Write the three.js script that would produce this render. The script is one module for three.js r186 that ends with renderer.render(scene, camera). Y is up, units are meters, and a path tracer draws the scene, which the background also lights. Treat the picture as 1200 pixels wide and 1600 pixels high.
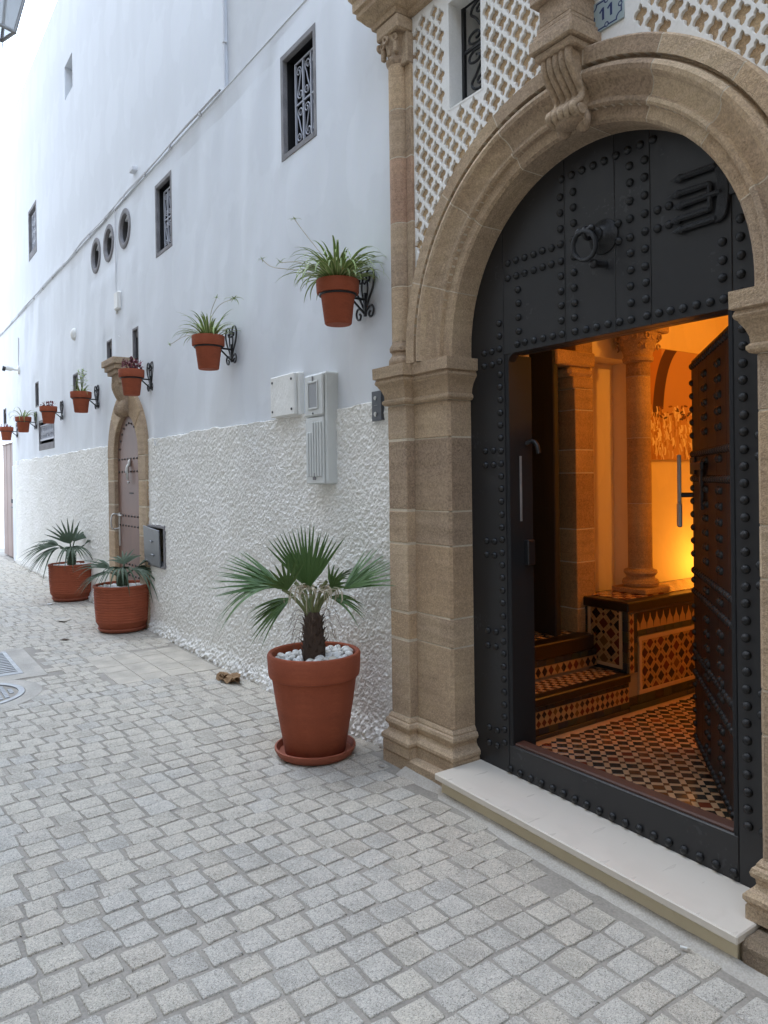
import * as THREE from 'three';
import { mergeGeometries, mergeVertices, toCreasedNormals } from 'three/addons/utils/BufferGeometryUtils.js';
import { ConvexGeometry } from 'three/addons/geometries/ConvexGeometry.js';
import { FontLoader } from 'three/addons/loaders/FontLoader.js';
import { TextGeometry } from 'three/addons/geometries/TextGeometry.js';

// ------------------------------------------------------------------ camera, sky, sun, exposure
const V3 = (x, y, z) => new THREE.Vector3(x, y, z);
const scene = new THREE.Scene();
const camera = new THREE.PerspectiveCamera(2 * Math.atan(800 / 1155) * 180 / Math.PI, 0.75, 0.05, 900);
const EYE = V3(0, 1.5, 2.3814);
{
  const h = 54.891 * Math.PI / 180, p = 0.331 * Math.PI / 180, r = -0.805 * Math.PI / 180;
  const f = V3(-Math.sin(h) * Math.cos(p), -Math.sin(p), -Math.cos(h) * Math.cos(p));
  const rt = V3(Math.cos(h), 0, -Math.sin(h)), up = rt.clone().cross(f);
  const rt2 = rt.clone().multiplyScalar(Math.cos(r)).addScaledVector(up, Math.sin(r));
  const up2 = up.clone().multiplyScalar(Math.cos(r)).addScaledVector(rt, -Math.sin(r));
  camera.position.copy(EYE);
  camera.quaternion.setFromRotationMatrix(new THREE.Matrix4().makeBasis(rt2, up2, f.clone().negate()));
  camera.setViewOffset(1200, 1600, 0, 45, 1200, 1600);     // a small vertical lens shift
}
const renderer = new THREE.WebGLRenderer({ antialias: true });
renderer.toneMapping = THREE.LinearToneMapping;
renderer.toneMappingExposure = 1.2;
renderer.shadowMap.enabled = true;
{
  const W = 128, H = 64, d = new Float32Array(W * H * 4);
  for (let j = 0; j < H; j++) for (let i = 0; i < W; i++) {
    const el = ((j + .5) / H - .5) * Math.PI, ph = ((i + .5) / W - .5) * 2 * Math.PI;
    const x = Math.cos(ph) * Math.cos(el), y = Math.sin(el);
    const open = Math.max(0, -x), k = y < 0 ? .3 : 1;
    const low = Math.pow(1 - Math.max(0, y), 2);
    const L = 3.1 + .5 * open - .2 * low;
    const c = [.63 + .24 * low, .80 + .13 * low, 1.10 - .10 * low];
    for (let n = 0; n < 3; n++) d[(j * W + i) * 4 + n] = c[n] * L * k;
    d[(j * W + i) * 4 + 3] = 1;
  }
  const t = new THREE.DataTexture(d, W, H, THREE.RGBAFormat, THREE.FloatType);
  t.mapping = THREE.EquirectangularReflectionMapping; t.magFilter = t.minFilter = THREE.LinearFilter; t.needsUpdate = true;
  scene.background = t; scene.environment = t;
}
const sun = new THREE.DirectionalLight(new THREE.Color(1, .97, .92), 0.8);
sun.position.set(-12, 17, 3); sun.target.position.set(-3, 0, 0);
sun.castShadow = true; sun.shadow.radius = 40; sun.shadow.mapSize.set(2048, 2048);
Object.assign(sun.shadow.camera, { left: -20, right: 20, top: 20, bottom: -20, near: 1, far: 60 });
scene.add(sun, sun.target);

// ------------------------------------------------------------------ helpers
let seed = 12345;
const rnd = () => { seed = (seed + 0x6d2b79f5) | 0; let t = Math.imul(seed ^ (seed >>> 15), 1 | seed); t = (t + Math.imul(t ^ (t >>> 7), 61 | t)) ^ t; return ((t ^ (t >>> 14)) >>> 0) / 4294967296; };
const rr = (a, b) => a + (b - a) * rnd();
const lerp = (a, b, t) => a + (b - a) * t, clamp = (x, a = 0, b = 1) => Math.min(b, Math.max(a, x)), sst = (a, b, x) => { const t = clamp((x - a) / (b - a)); return t * t * (3 - 2 * t); };
const hash = (x, y, s) => { let h = Math.imul(x, 374761393) ^ Math.imul(y, 668265263) ^ Math.imul(s + 17, 1442695041); h = Math.imul(h ^ (h >>> 13), 1274126177); h ^= h >>> 16; return (h >>> 0) / 4294967296; };
function vn(x, y, s = 0, per = 0) {          // value noise, periodic when per is set
  const ix = Math.floor(x), iy = Math.floor(y), fx = x - ix, fy = y - iy, u = fx * fx * (3 - 2 * fx), v = fy * fy * (3 - 2 * fy);
  const m = (a) => per ? ((a % per) + per) % per : a;
  return lerp(lerp(hash(m(ix), m(iy), s), hash(m(ix + 1), m(iy), s), u), lerp(hash(m(ix), m(iy + 1), s), hash(m(ix + 1), m(iy + 1), s), u), v);
}
function fbm(x, y, o = 4, s = 0, per = 0) { let a = .5, t = 0, n = 0; for (let i = 0; i < o; i++) { t += a * vn(x, y, s + i, per); n += a; a *= .5; x *= 2; y *= 2; per *= 2; } return t / n; }
function tex(n, fn, srgb = false, ch = 4) {   // fn(u, v) -> [r,g,b] linear 0..1 or a number
  const d = new Uint8Array(n * n * 4);
  for (let j = 0; j < n; j++) for (let i = 0; i < n; i++) {
    const c = fn((i + .5) / n, (j + .5) / n), o = (j * n + i) * 4;
    for (let k = 0; k < 3; k++) { let x = clamp(Array.isArray(c) ? c[k] : c); if (srgb) x = x <= .0031308 ? x * 12.92 : 1.055 * Math.pow(x, 1 / 2.4) - .055; d[o + k] = x * 255 + .5; }
    d[o + 3] = 255;
  }
  const t = new THREE.DataTexture(d, n, n); t.wrapS = t.wrapT = THREE.RepeatWrapping; t.magFilter = THREE.LinearFilter; t.minFilter = THREE.LinearMipmapLinearFilter; t.generateMipmaps = true;
  if (srgb) t.colorSpace = THREE.SRGBColorSpace; t.needsUpdate = true; return t;
}
const rep = (t, sx, sy = sx) => { const c = t.clone(); c.repeat.set(1 / sx, 1 / sy); c.needsUpdate = true; return c; };
function canvasTex(w, h, draw) { const c = document.createElement('canvas'); c.width = w; c.height = h; draw(c.getContext('2d'), w, h); const t = new THREE.CanvasTexture(c); t.colorSpace = THREE.SRGBColorSpace; t.wrapS = t.wrapT = THREE.RepeatWrapping; return t; }
const lin = (r, g, b) => new THREE.Color().setRGB(r, g, b);
const mat = (o) => { const { c, ...x } = o; const m = new THREE.MeshStandardMaterial({ side: THREE.DoubleSide, ...x }); if (c) m.color = lin(...c); return m; };

function uvBox(g) {                            // uv in metres by dominant face direction; always non-indexed
  if (g.index) g = g.toNonIndexed();
  if (!g.attributes.normal) g.computeVertexNormals();
  const p = g.attributes.position, uv = new Float32Array(p.count * 2), a = V3(), b = V3(), c = V3();
  for (let i = 0; i < p.count; i += 3) {
    a.fromBufferAttribute(p, i); b.fromBufferAttribute(p, i + 1); c.fromBufferAttribute(p, i + 2);
    const n = b.clone().sub(a).cross(c.clone().sub(a)), ax = Math.abs(n.x), ay = Math.abs(n.y), az = Math.abs(n.z);
    [a, b, c].forEach((q, k) => { const [u, v] = ay >= ax && ay >= az ? [q.x, q.z] : az >= ax ? [q.x, q.y] : [q.z, q.y]; uv[(i + k) * 2] = u; uv[(i + k) * 2 + 1] = v; });
  }
  g.setAttribute('uv', new THREE.BufferAttribute(uv, 2));
  for (const k of Object.keys(g.attributes)) if (!['position', 'normal', 'uv', 'color'].includes(k)) g.deleteAttribute(k);
  return g;
}
const join = (gs) => { gs = gs.flat(9); return gs.length === 1 ? gs[0] : mergeGeometries(gs.map((g) => g.index || !g.attributes.uv ? uvBox(g) : g)); };
const counts = {};
const numbered = (n) => { const k = counts[n] = (counts[n] ?? -1) + 1; return k ? n + '_' + String(k).padStart(3, '0') : n; };
function part(name, geo, m, parent, label) {   // one mesh under a thing, a part or a piece of the setting
  const g = Array.isArray(geo) ? join(geo) : geo;
  const o = new THREE.Mesh(g, m); o.name = parent === scene ? numbered(name) : name; o.castShadow = o.receiveShadow = true; parent.add(o);
  if (label) o.userData.label = label;
  return o;
}
function tag(o, label, category, group, kind) { o.userData = { label, category }; if (group) o.userData.group = group; if (kind) o.userData.kind = kind; return o; }
function thing(name, label, category, pos = [0, 0, 0], group) { const o = new THREE.Group(); o.name = numbered(name); o.position.set(...pos); scene.add(o); return tag(o, label, category, group); }
function sub(name, parent) { const o = new THREE.Group(); o.name = name; parent.add(o); return o; }
function copyOf(o, pos, label) { const c = o.clone(); c.name = numbered(o.name.replace(/_\d{3}$/, '')); c.position.set(...pos); if (label) c.userData = { ...o.userData, label }; scene.add(c); return c; }
const struct = (name, geo, m) => { const o = part(name, geo, m, scene); o.userData.kind = 'structure'; return o; };

function bx(x0, x1, y0, y1, z0, z1, c = 0) {    // box, chamfered by c
  if (!c) return uvBox(new THREE.BoxGeometry(x1 - x0, y1 - y0, z1 - z0).translate((x0 + x1) / 2, (y0 + y1) / 2, (z0 + z1) / 2));
  const pts = [];
  for (const sx of [0, 1]) for (const sy of [0, 1]) for (const sz of [0, 1]) {
    const X = sx ? x1 : x0, Y = sy ? y1 : y0, Z = sz ? z1 : z0, ex = sx ? -c : c, ey = sy ? -c : c, ez = sz ? -c : c;
    pts.push(V3(X, Y + ey, Z + ez), V3(X + ex, Y, Z + ez), V3(X + ex, Y + ey, Z));
  }
  return uvBox(new ConvexGeometry(pts));
}
const tube = (pts, r, n = 24, s = 6, closed = false) => uvBox(new THREE.TubeGeometry(new THREE.CatmullRomCurve3(pts.map((p) => p.isVector3 ? p : V3(...p)), closed), n, r, s, closed));
const rod = (a, b, r, s = 6) => { const A = V3(...a), B = V3(...b), d = B.clone().sub(A), g = new THREE.CylinderGeometry(r, r, d.length(), s); g.applyQuaternion(new THREE.Quaternion().setFromUnitVectors(V3(0, 1, 0), d.clone().normalize())); g.translate(...A.add(B).multiplyScalar(.5).toArray()); return uvBox(g); };
const lathe = (pts, s = 32) => uvBox(toCreasedNormals(new THREE.LatheGeometry(pts.map((p) => new THREE.Vector2(...p)), s), .7));
const at = (g, x, y, z) => g.clone().translate(x, y, z);
const shapeOf = (pts) => { const s = new THREE.Shape(); pts.forEach((p, i) => i ? s.lineTo(...p) : s.moveTo(...p)); s.closePath(); return s; };
const extrude = (s, z0, z1, bev = 0) => { const g = new THREE.ExtrudeGeometry(s, { depth: z1 - z0 - 2 * bev, bevelEnabled: bev > 0, bevelSize: bev, bevelThickness: bev, bevelOffset: -bev, bevelSegments: 1, curveSegments: 24 }); g.translate(0, 0, z0 + bev); return uvBox(g); };
function grid(nu, nv, f) {                      // indexed sheet, f(i, j) -> [x, y, z]
  const p = [], ix = [];
  for (let j = 0; j <= nv; j++) for (let i = 0; i <= nu; i++) p.push(...f(i, j));
  for (let j = 0; j < nv; j++) for (let i = 0; i < nu; i++) { const a = j * (nu + 1) + i, b = a + nu + 1; ix.push(a, a + 1, b + 1, a, b + 1, b); }
  const g = new THREE.BufferGeometry(); g.setAttribute('position', new THREE.Float32BufferAttribute(p, 3)); g.setIndex(ix); g.computeVertexNormals(); return g;
}
const SUMX = -4.015;                            // the portal is symmetrical about half of this
function mirrored(g) { const m = g.index ? g.toNonIndexed() : g.clone(); for (const k of ['position', 'normal']) { const a = m.attributes[k]; for (let i = 0; i < a.count; i++) a.setX(i, (k === 'position' ? SUMX : 0) - a.getX(i)); for (let i = 0; i < a.count; i += 3) for (let c = 0; c < 3; c++) { const t = a.getComponent(i + 1, c); a.setComponent(i + 1, c, a.getComponent(i + 2, c)); a.setComponent(i + 2, c, t); } } return uvBox(m); }
function offsetPath(path, o) {
  return path.map((p, i) => {
    const nrm = (a, b) => { const dx = b[0] - a[0], dz = b[1] - a[1], l = Math.hypot(dx, dz); return [-dz / l, dx / l]; };
    const n1 = i ? nrm(path[i - 1], p) : nrm(p, path[1]), n2 = i < path.length - 1 ? nrm(p, path[i + 1]) : n1, k = o / (1 + n1[0] * n2[0] + n1[1] * n2[1]);
    return [p[0] + (n1[0] + n2[0]) * k, p[1] + (n1[1] + n2[1]) * k];
  });
}
function mould(path, prof, caps = true) {       // profile [offset, y] carried along a plan path, mitred
  const rows = prof.map(([o, y]) => offsetPath(path, o).map(([x, z]) => [x, y, z]));
  const g = toCreasedNormals(mergeVertices(grid(path.length - 1, prof.length - 1, (i, j) => rows[j][i])), .55);
  const out = [uvBox(g)];
  if (caps) for (const r of [rows[0], rows[rows.length - 1]]) {
    const c = r.map((p) => new THREE.Vector2(p[0], p[2])), t = THREE.ShapeUtils.triangulateShape(c, []), q = [];
    for (const f of t) for (const k of f) q.push(...r[k]);
    const b = new THREE.BufferGeometry(); b.setAttribute('position', new THREE.Float32BufferAttribute(q, 3)); b.computeVertexNormals(); out.push(uvBox(b));
  }
  return join(out);
}

// ------------------------------------------------------------------ materials
const T = {};
T.grain = tex(512, (u, v) => { const a = fbm(u * 8, v * 8, 4, 1, 8), b = vn(u * 128, v * 128, 9, 128), c = vn(u * 256, v * 256, 3, 256); return .55 * a + .2 * b + .25 * c; });
T.plaster = tex(1024, (u, v) => { const a = fbm(u * 6, v * 3, 5, 4, 3), b = fbm(u * 40, v * 24, 3, 8, 8); return .75 * a + .25 * b; });
T.plasterMap = tex(512, (u, v) => { const a = fbm(u * 8, v * 2, 5, 14, 2), b = fbm(u * 4, v * 4, 4, 31, 4), p = sst(.52, .56, fbm(u * 6, v * 4, 5, 36, 2)) * .035, w = .92 + .10 * (a - .3) + .05 * (b - .5) + p; return [w, w * (.995 + .005 * b), w * (.985 + .015 * a)]; }, true);
T.rough = tex(1024, (u, v) => { const a = fbm(u * 32, v * 32, 3, 5, 32), b = Math.abs(2 * fbm(u * 64, v * 64, 3, 21, 64) - 1); return clamp(a * .6 + (1 - b) * .5 - .1); });
T.roughMap = tex(512, (u, v) => { const a = fbm(u * 4, v * 4, 5, 51, 4), b = vn(u * 96, v * 96, 6, 96); const w = .88 + .1 * a + .06 * (b - .5); return [w, w * .995, w * (.96 + .04 * a)]; }, true);
T.stone = tex(1024, (u, v) => {
  const a = fbm(u * 4, v * 4, 5, 61, 4), bed = fbm(u * 2, v * 24, 4, 71, 2), g = vn(u * 256, v * 256, 7, 256), g2 = vn(u * 128, v * 128, 17, 128), pit = g2 * vn(u * 64, v * 64, 27, 64) > .72 ? .72 : 1;
  const w = (.55 + .42 * a + .36 * (bed - .5) + .34 * (g - .5) + .2 * (g2 - .5)) * pit; return [w, w * (.97 + .05 * (a - .5)), w * (.92 + .12 * (bed - .5))];
}, true);
T.stoneBump = tex(512, (u, v) => { const a = fbm(u * 16, v * 16, 4, 81, 16), g = vn(u * 128, v * 128, 7, 128), pit = vn(u * 64, v * 64, 17, 64); return .45 * a + .3 * g + (pit > .8 ? 0 : .25); });
T.granite = tex(1024, (u, v) => {
  const a = vn(u * 170, v * 170, 91, 170), b = vn(u * 256, v * 256, 92, 256), c = vn(u * 90, v * 90, 93, 90), l = fbm(u * 6, v * 6, 3, 94, 6);
  const dirt = sst(.56, .72, fbm(u * 5, v * 5, 4, 194, 5)) * .06; let w = .68 + .3 * (b - .5) + .22 * (c - .5) + .16 * (l - .5) - dirt; if (a > .78) w *= .55; if (a < .16) w *= 1.28; return [w, w * .995, w * .975];
}, true);
T.graniteBump = tex(512, (u, v) => .4 * vn(u * 96, v * 96, 95, 96) + .3 * vn(u * 160, v * 160, 96, 160) + .3 * fbm(u * 12, v * 12, 3, 97, 12));
T.mortar = tex(512, (u, v) => { const a = fbm(u * 5, v * 5, 5, 98, 5), g = vn(u * 160, v * 160, 99, 160); const w = .72 + .4 * (a - .5) + .2 * (g - .5); return [w, w * .985, w * .955]; }, true);
T.clay = tex(512, (u, v) => { const a = fbm(u * 4, v * 6, 5, 101, 4), g = vn(u * 128, v * 128, 102, 128), s = fbm(u * 3, v * 10, 4, 103, 1); const w = .78 + .3 * (a - .5) + .1 * (g - .5), pale = sst(.54, .72, s) * .16; return [w + pale, w * .98 + pale * 1.3, w * .96 + pale * 1.4]; }, true);
T.wood = tex(512, (u, v) => { const a = fbm(u * 40, v * 3, 4, 111, 1), b = fbm(u * 4, v * 4, 3, 112, 4); const w = .7 + .35 * (a - .5) + .3 * (b - .5); return [w, w * .96, w * .94]; }, true);
T.marble = tex(1024, (u, v) => {
  const wx = fbm(u * 4, v * 4, 5, 121, 4), wy = fbm(u * 4, v * 4, 5, 122, 4);
  const vein = (s, k) => 1 - sst(0, k, Math.abs(fbm(u * 3 + wx * 1.6, v * 3 + wy * 1.6, 4, s, 0) - .5));
  const e = sst(0, .12, u) * sst(0, .12, 1 - u) * sst(0, .12, v) * sst(0, .12, 1 - v);
  const a = vein(131, .05) * .035 * e + vein(141, .08) * .05 * e, cl = fbm(u * 3, v * 3, 4, 151, 3);
  return [.9 - a + .06 * (cl - .5), .885 - a * 1.05 + .07 * (cl - .5), .85 - a * 1.1 + .05 * (cl - .5)];
}, true);
T.paint = tex(512, (u, v) => { const a = fbm(u * 3, v * 2, 5, 161, 1), b = fbm(u * 32, v * 4, 3, 162, 4); return .55 + .4 * a + .2 * (b - .5); });

T.paintMap = tex(512, (u, v) => { const a = fbm(u * 4, v * 4, 5, 171, 4), chip = vn(u * 96, v * 96, 172, 96) * fbm(u * 8, v * 8, 4, 173, 8), w = .8 + .3 * (a - .5) + (chip > .56 ? 1.0 : 0); return [w * .62, w * .61, w * .60]; }, true);
const M = {};
M.plaster = mat({ c: [.665, .685, .71], map: rep(T.plasterMap, 2.3), bumpMap: rep(T.plaster, 2.6), bumpScale: .004, roughness: .75 });
M.plasterGrey = mat({ c: [.58, .59, .60], map: rep(T.plasterMap, 3.1), bumpMap: rep(T.plaster, 2.7), bumpScale: .008, roughness: .9 });
M.rough = mat({ c: [.90, .88, .835], map: rep(T.roughMap, 1.6), bumpMap: rep(T.rough, .4), bumpScale: .004, roughness: .62 });
const stoneOf = (c, s = .9) => mat({ c, map: rep(T.stone, s), bumpMap: rep(T.stoneBump, .3), bumpScale: .005, roughness: .93 });
M.stones = [stoneOf([.55, .41, .275]), stoneOf([.48, .36, .25], 1.1), stoneOf([.59, .45, .31], .8), stoneOf([.455, .335, .23], 1.3), stoneOf([.54, .39, .25], 1.0)];
M.hallStone = [stoneOf([.54, .345, .165]), stoneOf([.47, .29, .135], 1.2), stoneOf([.58, .38, .19], .8)];  // portal stone tinted more orange, lamp glow put into the colour
M.stonePink = stoneOf([.51, .33, .225], .9);
M.stoneJoint = mat({ c: [.72, .62, .48], map: rep(T.mortar, .5), roughness: .95 });
M.stoneRough = mat({ c: [.40, .31, .22], map: rep(T.stone, .5), bumpMap: rep(T.stone, .3), bumpScale: .012, roughness: .95 });
M.ochre = mat({ c: [.66, .48, .30], map: rep(T.stone, .7), bumpMap: rep(T.stoneBump, .4), bumpScale: .003, roughness: .95 });
M.ochreWall = mat({ c: [.55, .49, .41], map: rep(T.plasterMap, 2.3), roughness: .9 });
M.lattice = mat({ c: [.82, .80, .755], map: rep(T.roughMap, .7), bumpMap: rep(T.plaster, .25), bumpScale: .003, roughness: .8 });
M.granite = [[.70, .64, .545], [.685, .64, .565], [.715, .655, .555], [.675, .62, .535], [.685, .62, .525], [.665, .62, .545]].map((c) => mat({ c, map: rep(T.granite, .42), bumpMap: rep(T.graniteBump, .2), bumpScale: .003, roughness: .75 }));
M.mortar = mat({ c: [.42, .385, .335], map: rep(T.mortar, .9), bumpMap: rep(T.graniteBump, .25), bumpScale: .002, roughness: .85 });
M.concrete = mat({ c: [.56, .52, .46], map: rep(T.mortar, .6), bumpMap: rep(T.graniteBump, .5), bumpScale: .003, roughness: .75 });
M.tan = mat({ c: [.60, .545, .46], map: rep(T.mortar, .5), roughness: .7 });
M.clay = mat({ c: [.37, .088, .037], map: rep(T.clay, .5), bumpMap: rep(T.grain, .2), bumpScale: .0012, roughness: .9 });
M.claySaucer = mat({ c: [.37, .10, .05], map: rep(T.clay, .4), bumpMap: rep(T.grain, .2), bumpScale: .0012, roughness: .7 });
M.soil = mat({ c: [.06, .045, .03], bumpMap: rep(T.rough, .2), bumpScale: .01, roughness: 1 });
M.marble = mat({ c: [.73, .675, .60], map: rep(T.marble, 1.7, 1.1), roughnessMap: T.paint, roughness: .42 });
M.riser = mat({ c: [.68, .60, .43], map: rep(T.marble, .8), bumpMap: rep(T.stoneBump, .4), bumpScale: .002, roughness: .7 });
M.paint = mat({ c: [.034, .0345, .0375], map: rep(T.paintMap, .9), roughnessMap: rep(T.paint, .8), roughness: .52, bumpMap: rep(T.wood, .5), bumpScale: .0012 });
M.stud = mat({ c: [.006, .0063, .007], roughnessMap: rep(T.grain, .05), roughness: .36, bumpMap: rep(T.grain, .06), bumpScale: .0015 });
M.ironRough = mat({ c: [.012, .0125, .014], roughness: .5, bumpMap: rep(T.rough, .12), bumpScale: .004 });
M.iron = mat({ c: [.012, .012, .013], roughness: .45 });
M.grille = mat({ c: [.36, .37, .41], roughness: .5 });
M.jamb = mat({ c: [.007, .007, .008], roughness: .75 });
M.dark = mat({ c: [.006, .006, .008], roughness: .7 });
M.leafWood = mat({ c: [.026, .011, .007], map: rep(T.wood, .4, .9), roughness: .5, bumpMap: rep(T.wood, .3, .9), bumpScale: .001 });
M.glass = mat({ c: [.010, .011, .013], roughness: .55 });
M.frameGrey = mat({ c: [.30, .29, .30], map: rep(T.mortar, .4), bumpMap: rep(T.stoneBump, .3), bumpScale: .003, roughness: .9 });
M.wornWood = mat({ c: [.10, .045, .03], map: rep(T.wood, .4, .9), roughness: .6, bumpMap: rep(T.wood, .3, .9), bumpScale: .001 });
M.smallDoor = mat({ c: [.215, .115, .08], map: rep(T.wood, .6, 1.4), bumpMap: rep(T.wood, .6, 1.4), bumpScale: .001, roughness: .55 });
M.leftDoor = mat({ c: [.34, .245, .21], map: rep(T.wood, .7, 1.6), bumpMap: rep(T.wood, .7, 1.6), bumpScale: .001, roughness: .6 });
M.boxWhite = mat({ c: [.78, .77, .73], map: rep(T.roughMap, .6), roughness: .6, bumpMap: rep(T.plaster, .5), bumpScale: .006 });
M.boxGrey = mat({ c: [.60, .61, .585], map: rep(T.plasterMap, .8), roughness: .5 });
M.window = mat({ c: [.30, .31, .32], roughness: .2 });
M.slate = mat({ c: [.07, .075, .085], roughness: .4 });
M.hatch = mat({ c: [.13, .135, .14], roughness: .4 });
M.metal = mat({ c: [.55, .54, .51], roughness: .4, metalness: .6 });
M.galv = mat({ c: [.42, .43, .44], map: rep(T.mortar, .3), roughness: .45, metalness: .3 });
M.cast = mat({ c: [.07, .068, .066], roughness: .5, metalness: .3 });
M.cable = mat({ c: [.60, .60, .61], roughness: .7 });
M.palm = mat({ c: [.055, .115, .022], roughness: .55 });
M.palm2 = mat({ c: [.07, .13, .03], roughness: .55 });
M.palmDark = mat({ c: [.045, .072, .035], roughness: .65 });
M.dry = mat({ c: [.40, .35, .25], roughness: .9 });
M.deadLeaf = mat({ c: [.27, .165, .085], roughness: .9 });
M.petiole = mat({ c: [.16, .18, .07], roughness: .7 });
M.trunk = mat({ c: [.11, .07, .048], bumpMap: rep(T.rough, .1), bumpScale: .01, roughness: 1 });
M.fibre = mat({ c: [.12, .07, .04], roughness: 1 });
M.leafV = mat({ vertexColors: true, roughness: .5 });
M.red = mat({ c: [.16, .035, .05], roughness: .6 });
M.pebbles = [[.66, .65, .62], [.72, .71, .69], [.58, .56, .51], [.62, .57, .48]].map((c) => mat({ c, map: rep(T.roughMap, .2), roughness: .55 }));
M.hallWall = mat({ c: [.78, .62, .36], map: rep(T.plasterMap, 1.7), bumpMap: rep(T.plaster, 1.3), bumpScale: .004, roughness: .8 });
M.tileCream = [[.52, .33, .18], [.45, .29, .155]].map((c) => mat({ c, roughness: .16 }));
M.tileDark = [[.035, .028, .022], [.05, .03, .018], [.16, .04, .018], [.12, .05, .02], [.03, .03, .024]].map((c) => mat({ c, roughness: .13 }));
M.grout = mat({ c: [.22, .17, .12], roughness: .9 });
M.nosing = mat({ c: [.016, .010, .007], map: rep(T.wood, .5), roughness: .35 });
M.litter = mat({ c: [.70, .70, .66], roughness: .6 });

// ------------------------------------------------------------------ ground and street
const tilt = (x) => -.027 * clamp((x + 2.75), 0, 2.6) * sst(-3, -2.3, x);      // the street drops a little past the doorstep
{
  const g = new THREE.PlaneGeometry(400, 400).rotateX(-Math.PI / 2).translate(0, -.16, 0);
  struct('ground', uvBox(g), M.concrete);
}
const street = struct('street', uvBox(grid(120, 40, (i, j) => { const x = lerp(3, -20, i / 120), z = lerp(-.25, 6, j / 40); return [x, tilt(x) - .0045, z]; })), M.mortar);
const MAN = [-5.95, 1.80, .36], DRAIN = [-7.36, -6.44, 1.37, 1.95], TAN = [-6.62, -5.62, .07, .86];
{
  function paverGeo(l, w, k) {                 // l along z, w along x; rounded, chipped granite sett
    const pts = [], c = .008;
    for (const [sx, sz, a0] of [[1, 1, 0], [-1, 1, 90], [-1, -1, 180], [1, -1, 270]]) for (const a of [8, 45, 82]) {
      const t = (a0 + a) * Math.PI / 180; pts.push([sx * (w / 2 - c) + Math.cos(t) * c + rr(-.006, .003), sz * (l / 2 - c) + Math.sin(t) * c + rr(-.006, .003)]);
    }
    const n = pts.length, p = [[0, .0005, 0]], ix = [];
    for (const q of pts) p.push([q[0] * .93, rr(-.001, .0008), q[1] * .93]);
    for (const q of pts) p.push([q[0], -.0035, q[1]]);
    for (const q of pts) p.push([q[0] * 1.02, -.02, q[1] * 1.02]);
    for (let i = 0; i < n; i++) { const j = (i + 1) % n; ix.push(0, 1 + j, 1 + i); for (const o of [1, 1 + n]) ix.push(o + i, o + j, o + n + j, o + i, o + n + j, o + n + i); }
    const g = new THREE.BufferGeometry(); g.setAttribute('position', new THREE.Float32BufferAttribute(p.flat(), 3)); g.setIndex(ix); g.computeVertexNormals();
    const u = uvBox(g), a = u.attributes.uv; const ox = k * .137, oy = k * .291; for (let i = 0; i < a.count; i++) a.setXY(i, a.getX(i) + ox, a.getY(i) + oy);
    return u;
  }
  const geos = []; for (let k = 0; k < 16; k++) geos.push({ l: .098, w: .098, g: paverGeo(.098, .098, k) });
  const list = [];
  let x = .9, row = 0;
  while (x > -17.4) {
    const far = sst(-2.6, -4.6, x), pitch = lerp(.113, .136, far) * rr(.97, 1.03); x -= pitch;
    let z = rr(-.08, .03) + .02;
    while (z < 3.9) {
      const l = rr(.098, .128), skew = .07 * sst(-1.9, -2.6, x) * (1.2 - z) + .012 * vn(x * 1.3, z * 2.2, 5);
      const px = x + skew, pz = z + l / 2; z += l + rr(.009, .015);
      const inDoor = px > -3.3 && pz < (px > -2.9 ? .20 + .03 * vn(px * 5, 1, 3) : .15), stripWear = px > -2.9 && pz < .30 && rnd() < .2;
      const man = Math.hypot(px - MAN[0], pz - MAN[1]) < MAN[2] + .1, drain = px > DRAIN[0] - .13 && px < DRAIN[1] + .2 && pz > DRAIN[2] - .2 && pz < DRAIN[3] + .2, tan = px > TAN[0] - .02 && px < TAN[1] + .02 && pz > TAN[2] - .02 && pz < TAN[3];
      if (pz < .05 || inDoor || stripWear || man || drain || tan) continue;
      list.push({ x: px, z: pz, l, w: pitch - rr(.005, .009) });
    }
    row++;
  }
  camera.updateMatrixWorld(true); camera.updateProjectionMatrix();
  for (const q of list) { q.d = Math.hypot(q.x - EYE.x, q.z - EYE.z); const v = V3(q.x, 0, q.z).project(camera); q.in = v.z < 1 && Math.abs(v.x) < 1.04 && Math.abs(v.y) < 1.04; }
  list.sort((a, b) => (b.in - a.in) || a.d - b.d);
  const stuff = new Map();
  list.forEach((q, k) => {
    const v = Math.floor(rnd() * geos.length), G = geos[v], near = k < 300 && q.in;
    const tone = fbm(q.x * .9 + 7, q.z * .9, 3, 12), mi = rnd() < .55 ? (tone > .55 ? 1 : 0) : Math.floor(rnd() * 6), dusty = sst(.7, .2, q.z) * .6 > rnd() ? 4 : mi;
    const y = tilt(q.x) + rr(-.0014, .0014);
    const m4 = new THREE.Matrix4().compose(V3(q.x, y, q.z), new THREE.Quaternion().setFromEuler(new THREE.Euler(rr(-.007, .007), rr(-.045, .045) + .07 * sst(-1.9, -2.6, q.x), rr(-.007, .007))), V3(q.w / G.w, 1, q.l / G.l));
    if (near) { const o = part('paver', G.g, M.granite[dusty], street); m4.decompose(o.position, o.quaternion, o.scale); }
    else { if (!stuff.has(dusty)) stuff.set(dusty, []); stuff.get(dusty).push(G.g.clone().applyMatrix4(m4)); }
  });
  for (const [mi, gs] of stuff) part('paver', gs, M.granite[mi], street).userData.kind = 'stuff';
  // smooth buff paving where the setts were patched
  const patch = sub('paving_patch', street);
  const nx = 5, nz = 4, dx = (TAN[1] - TAN[0]) / nx, dz = (TAN[3] - TAN[2]) / nz;
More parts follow.
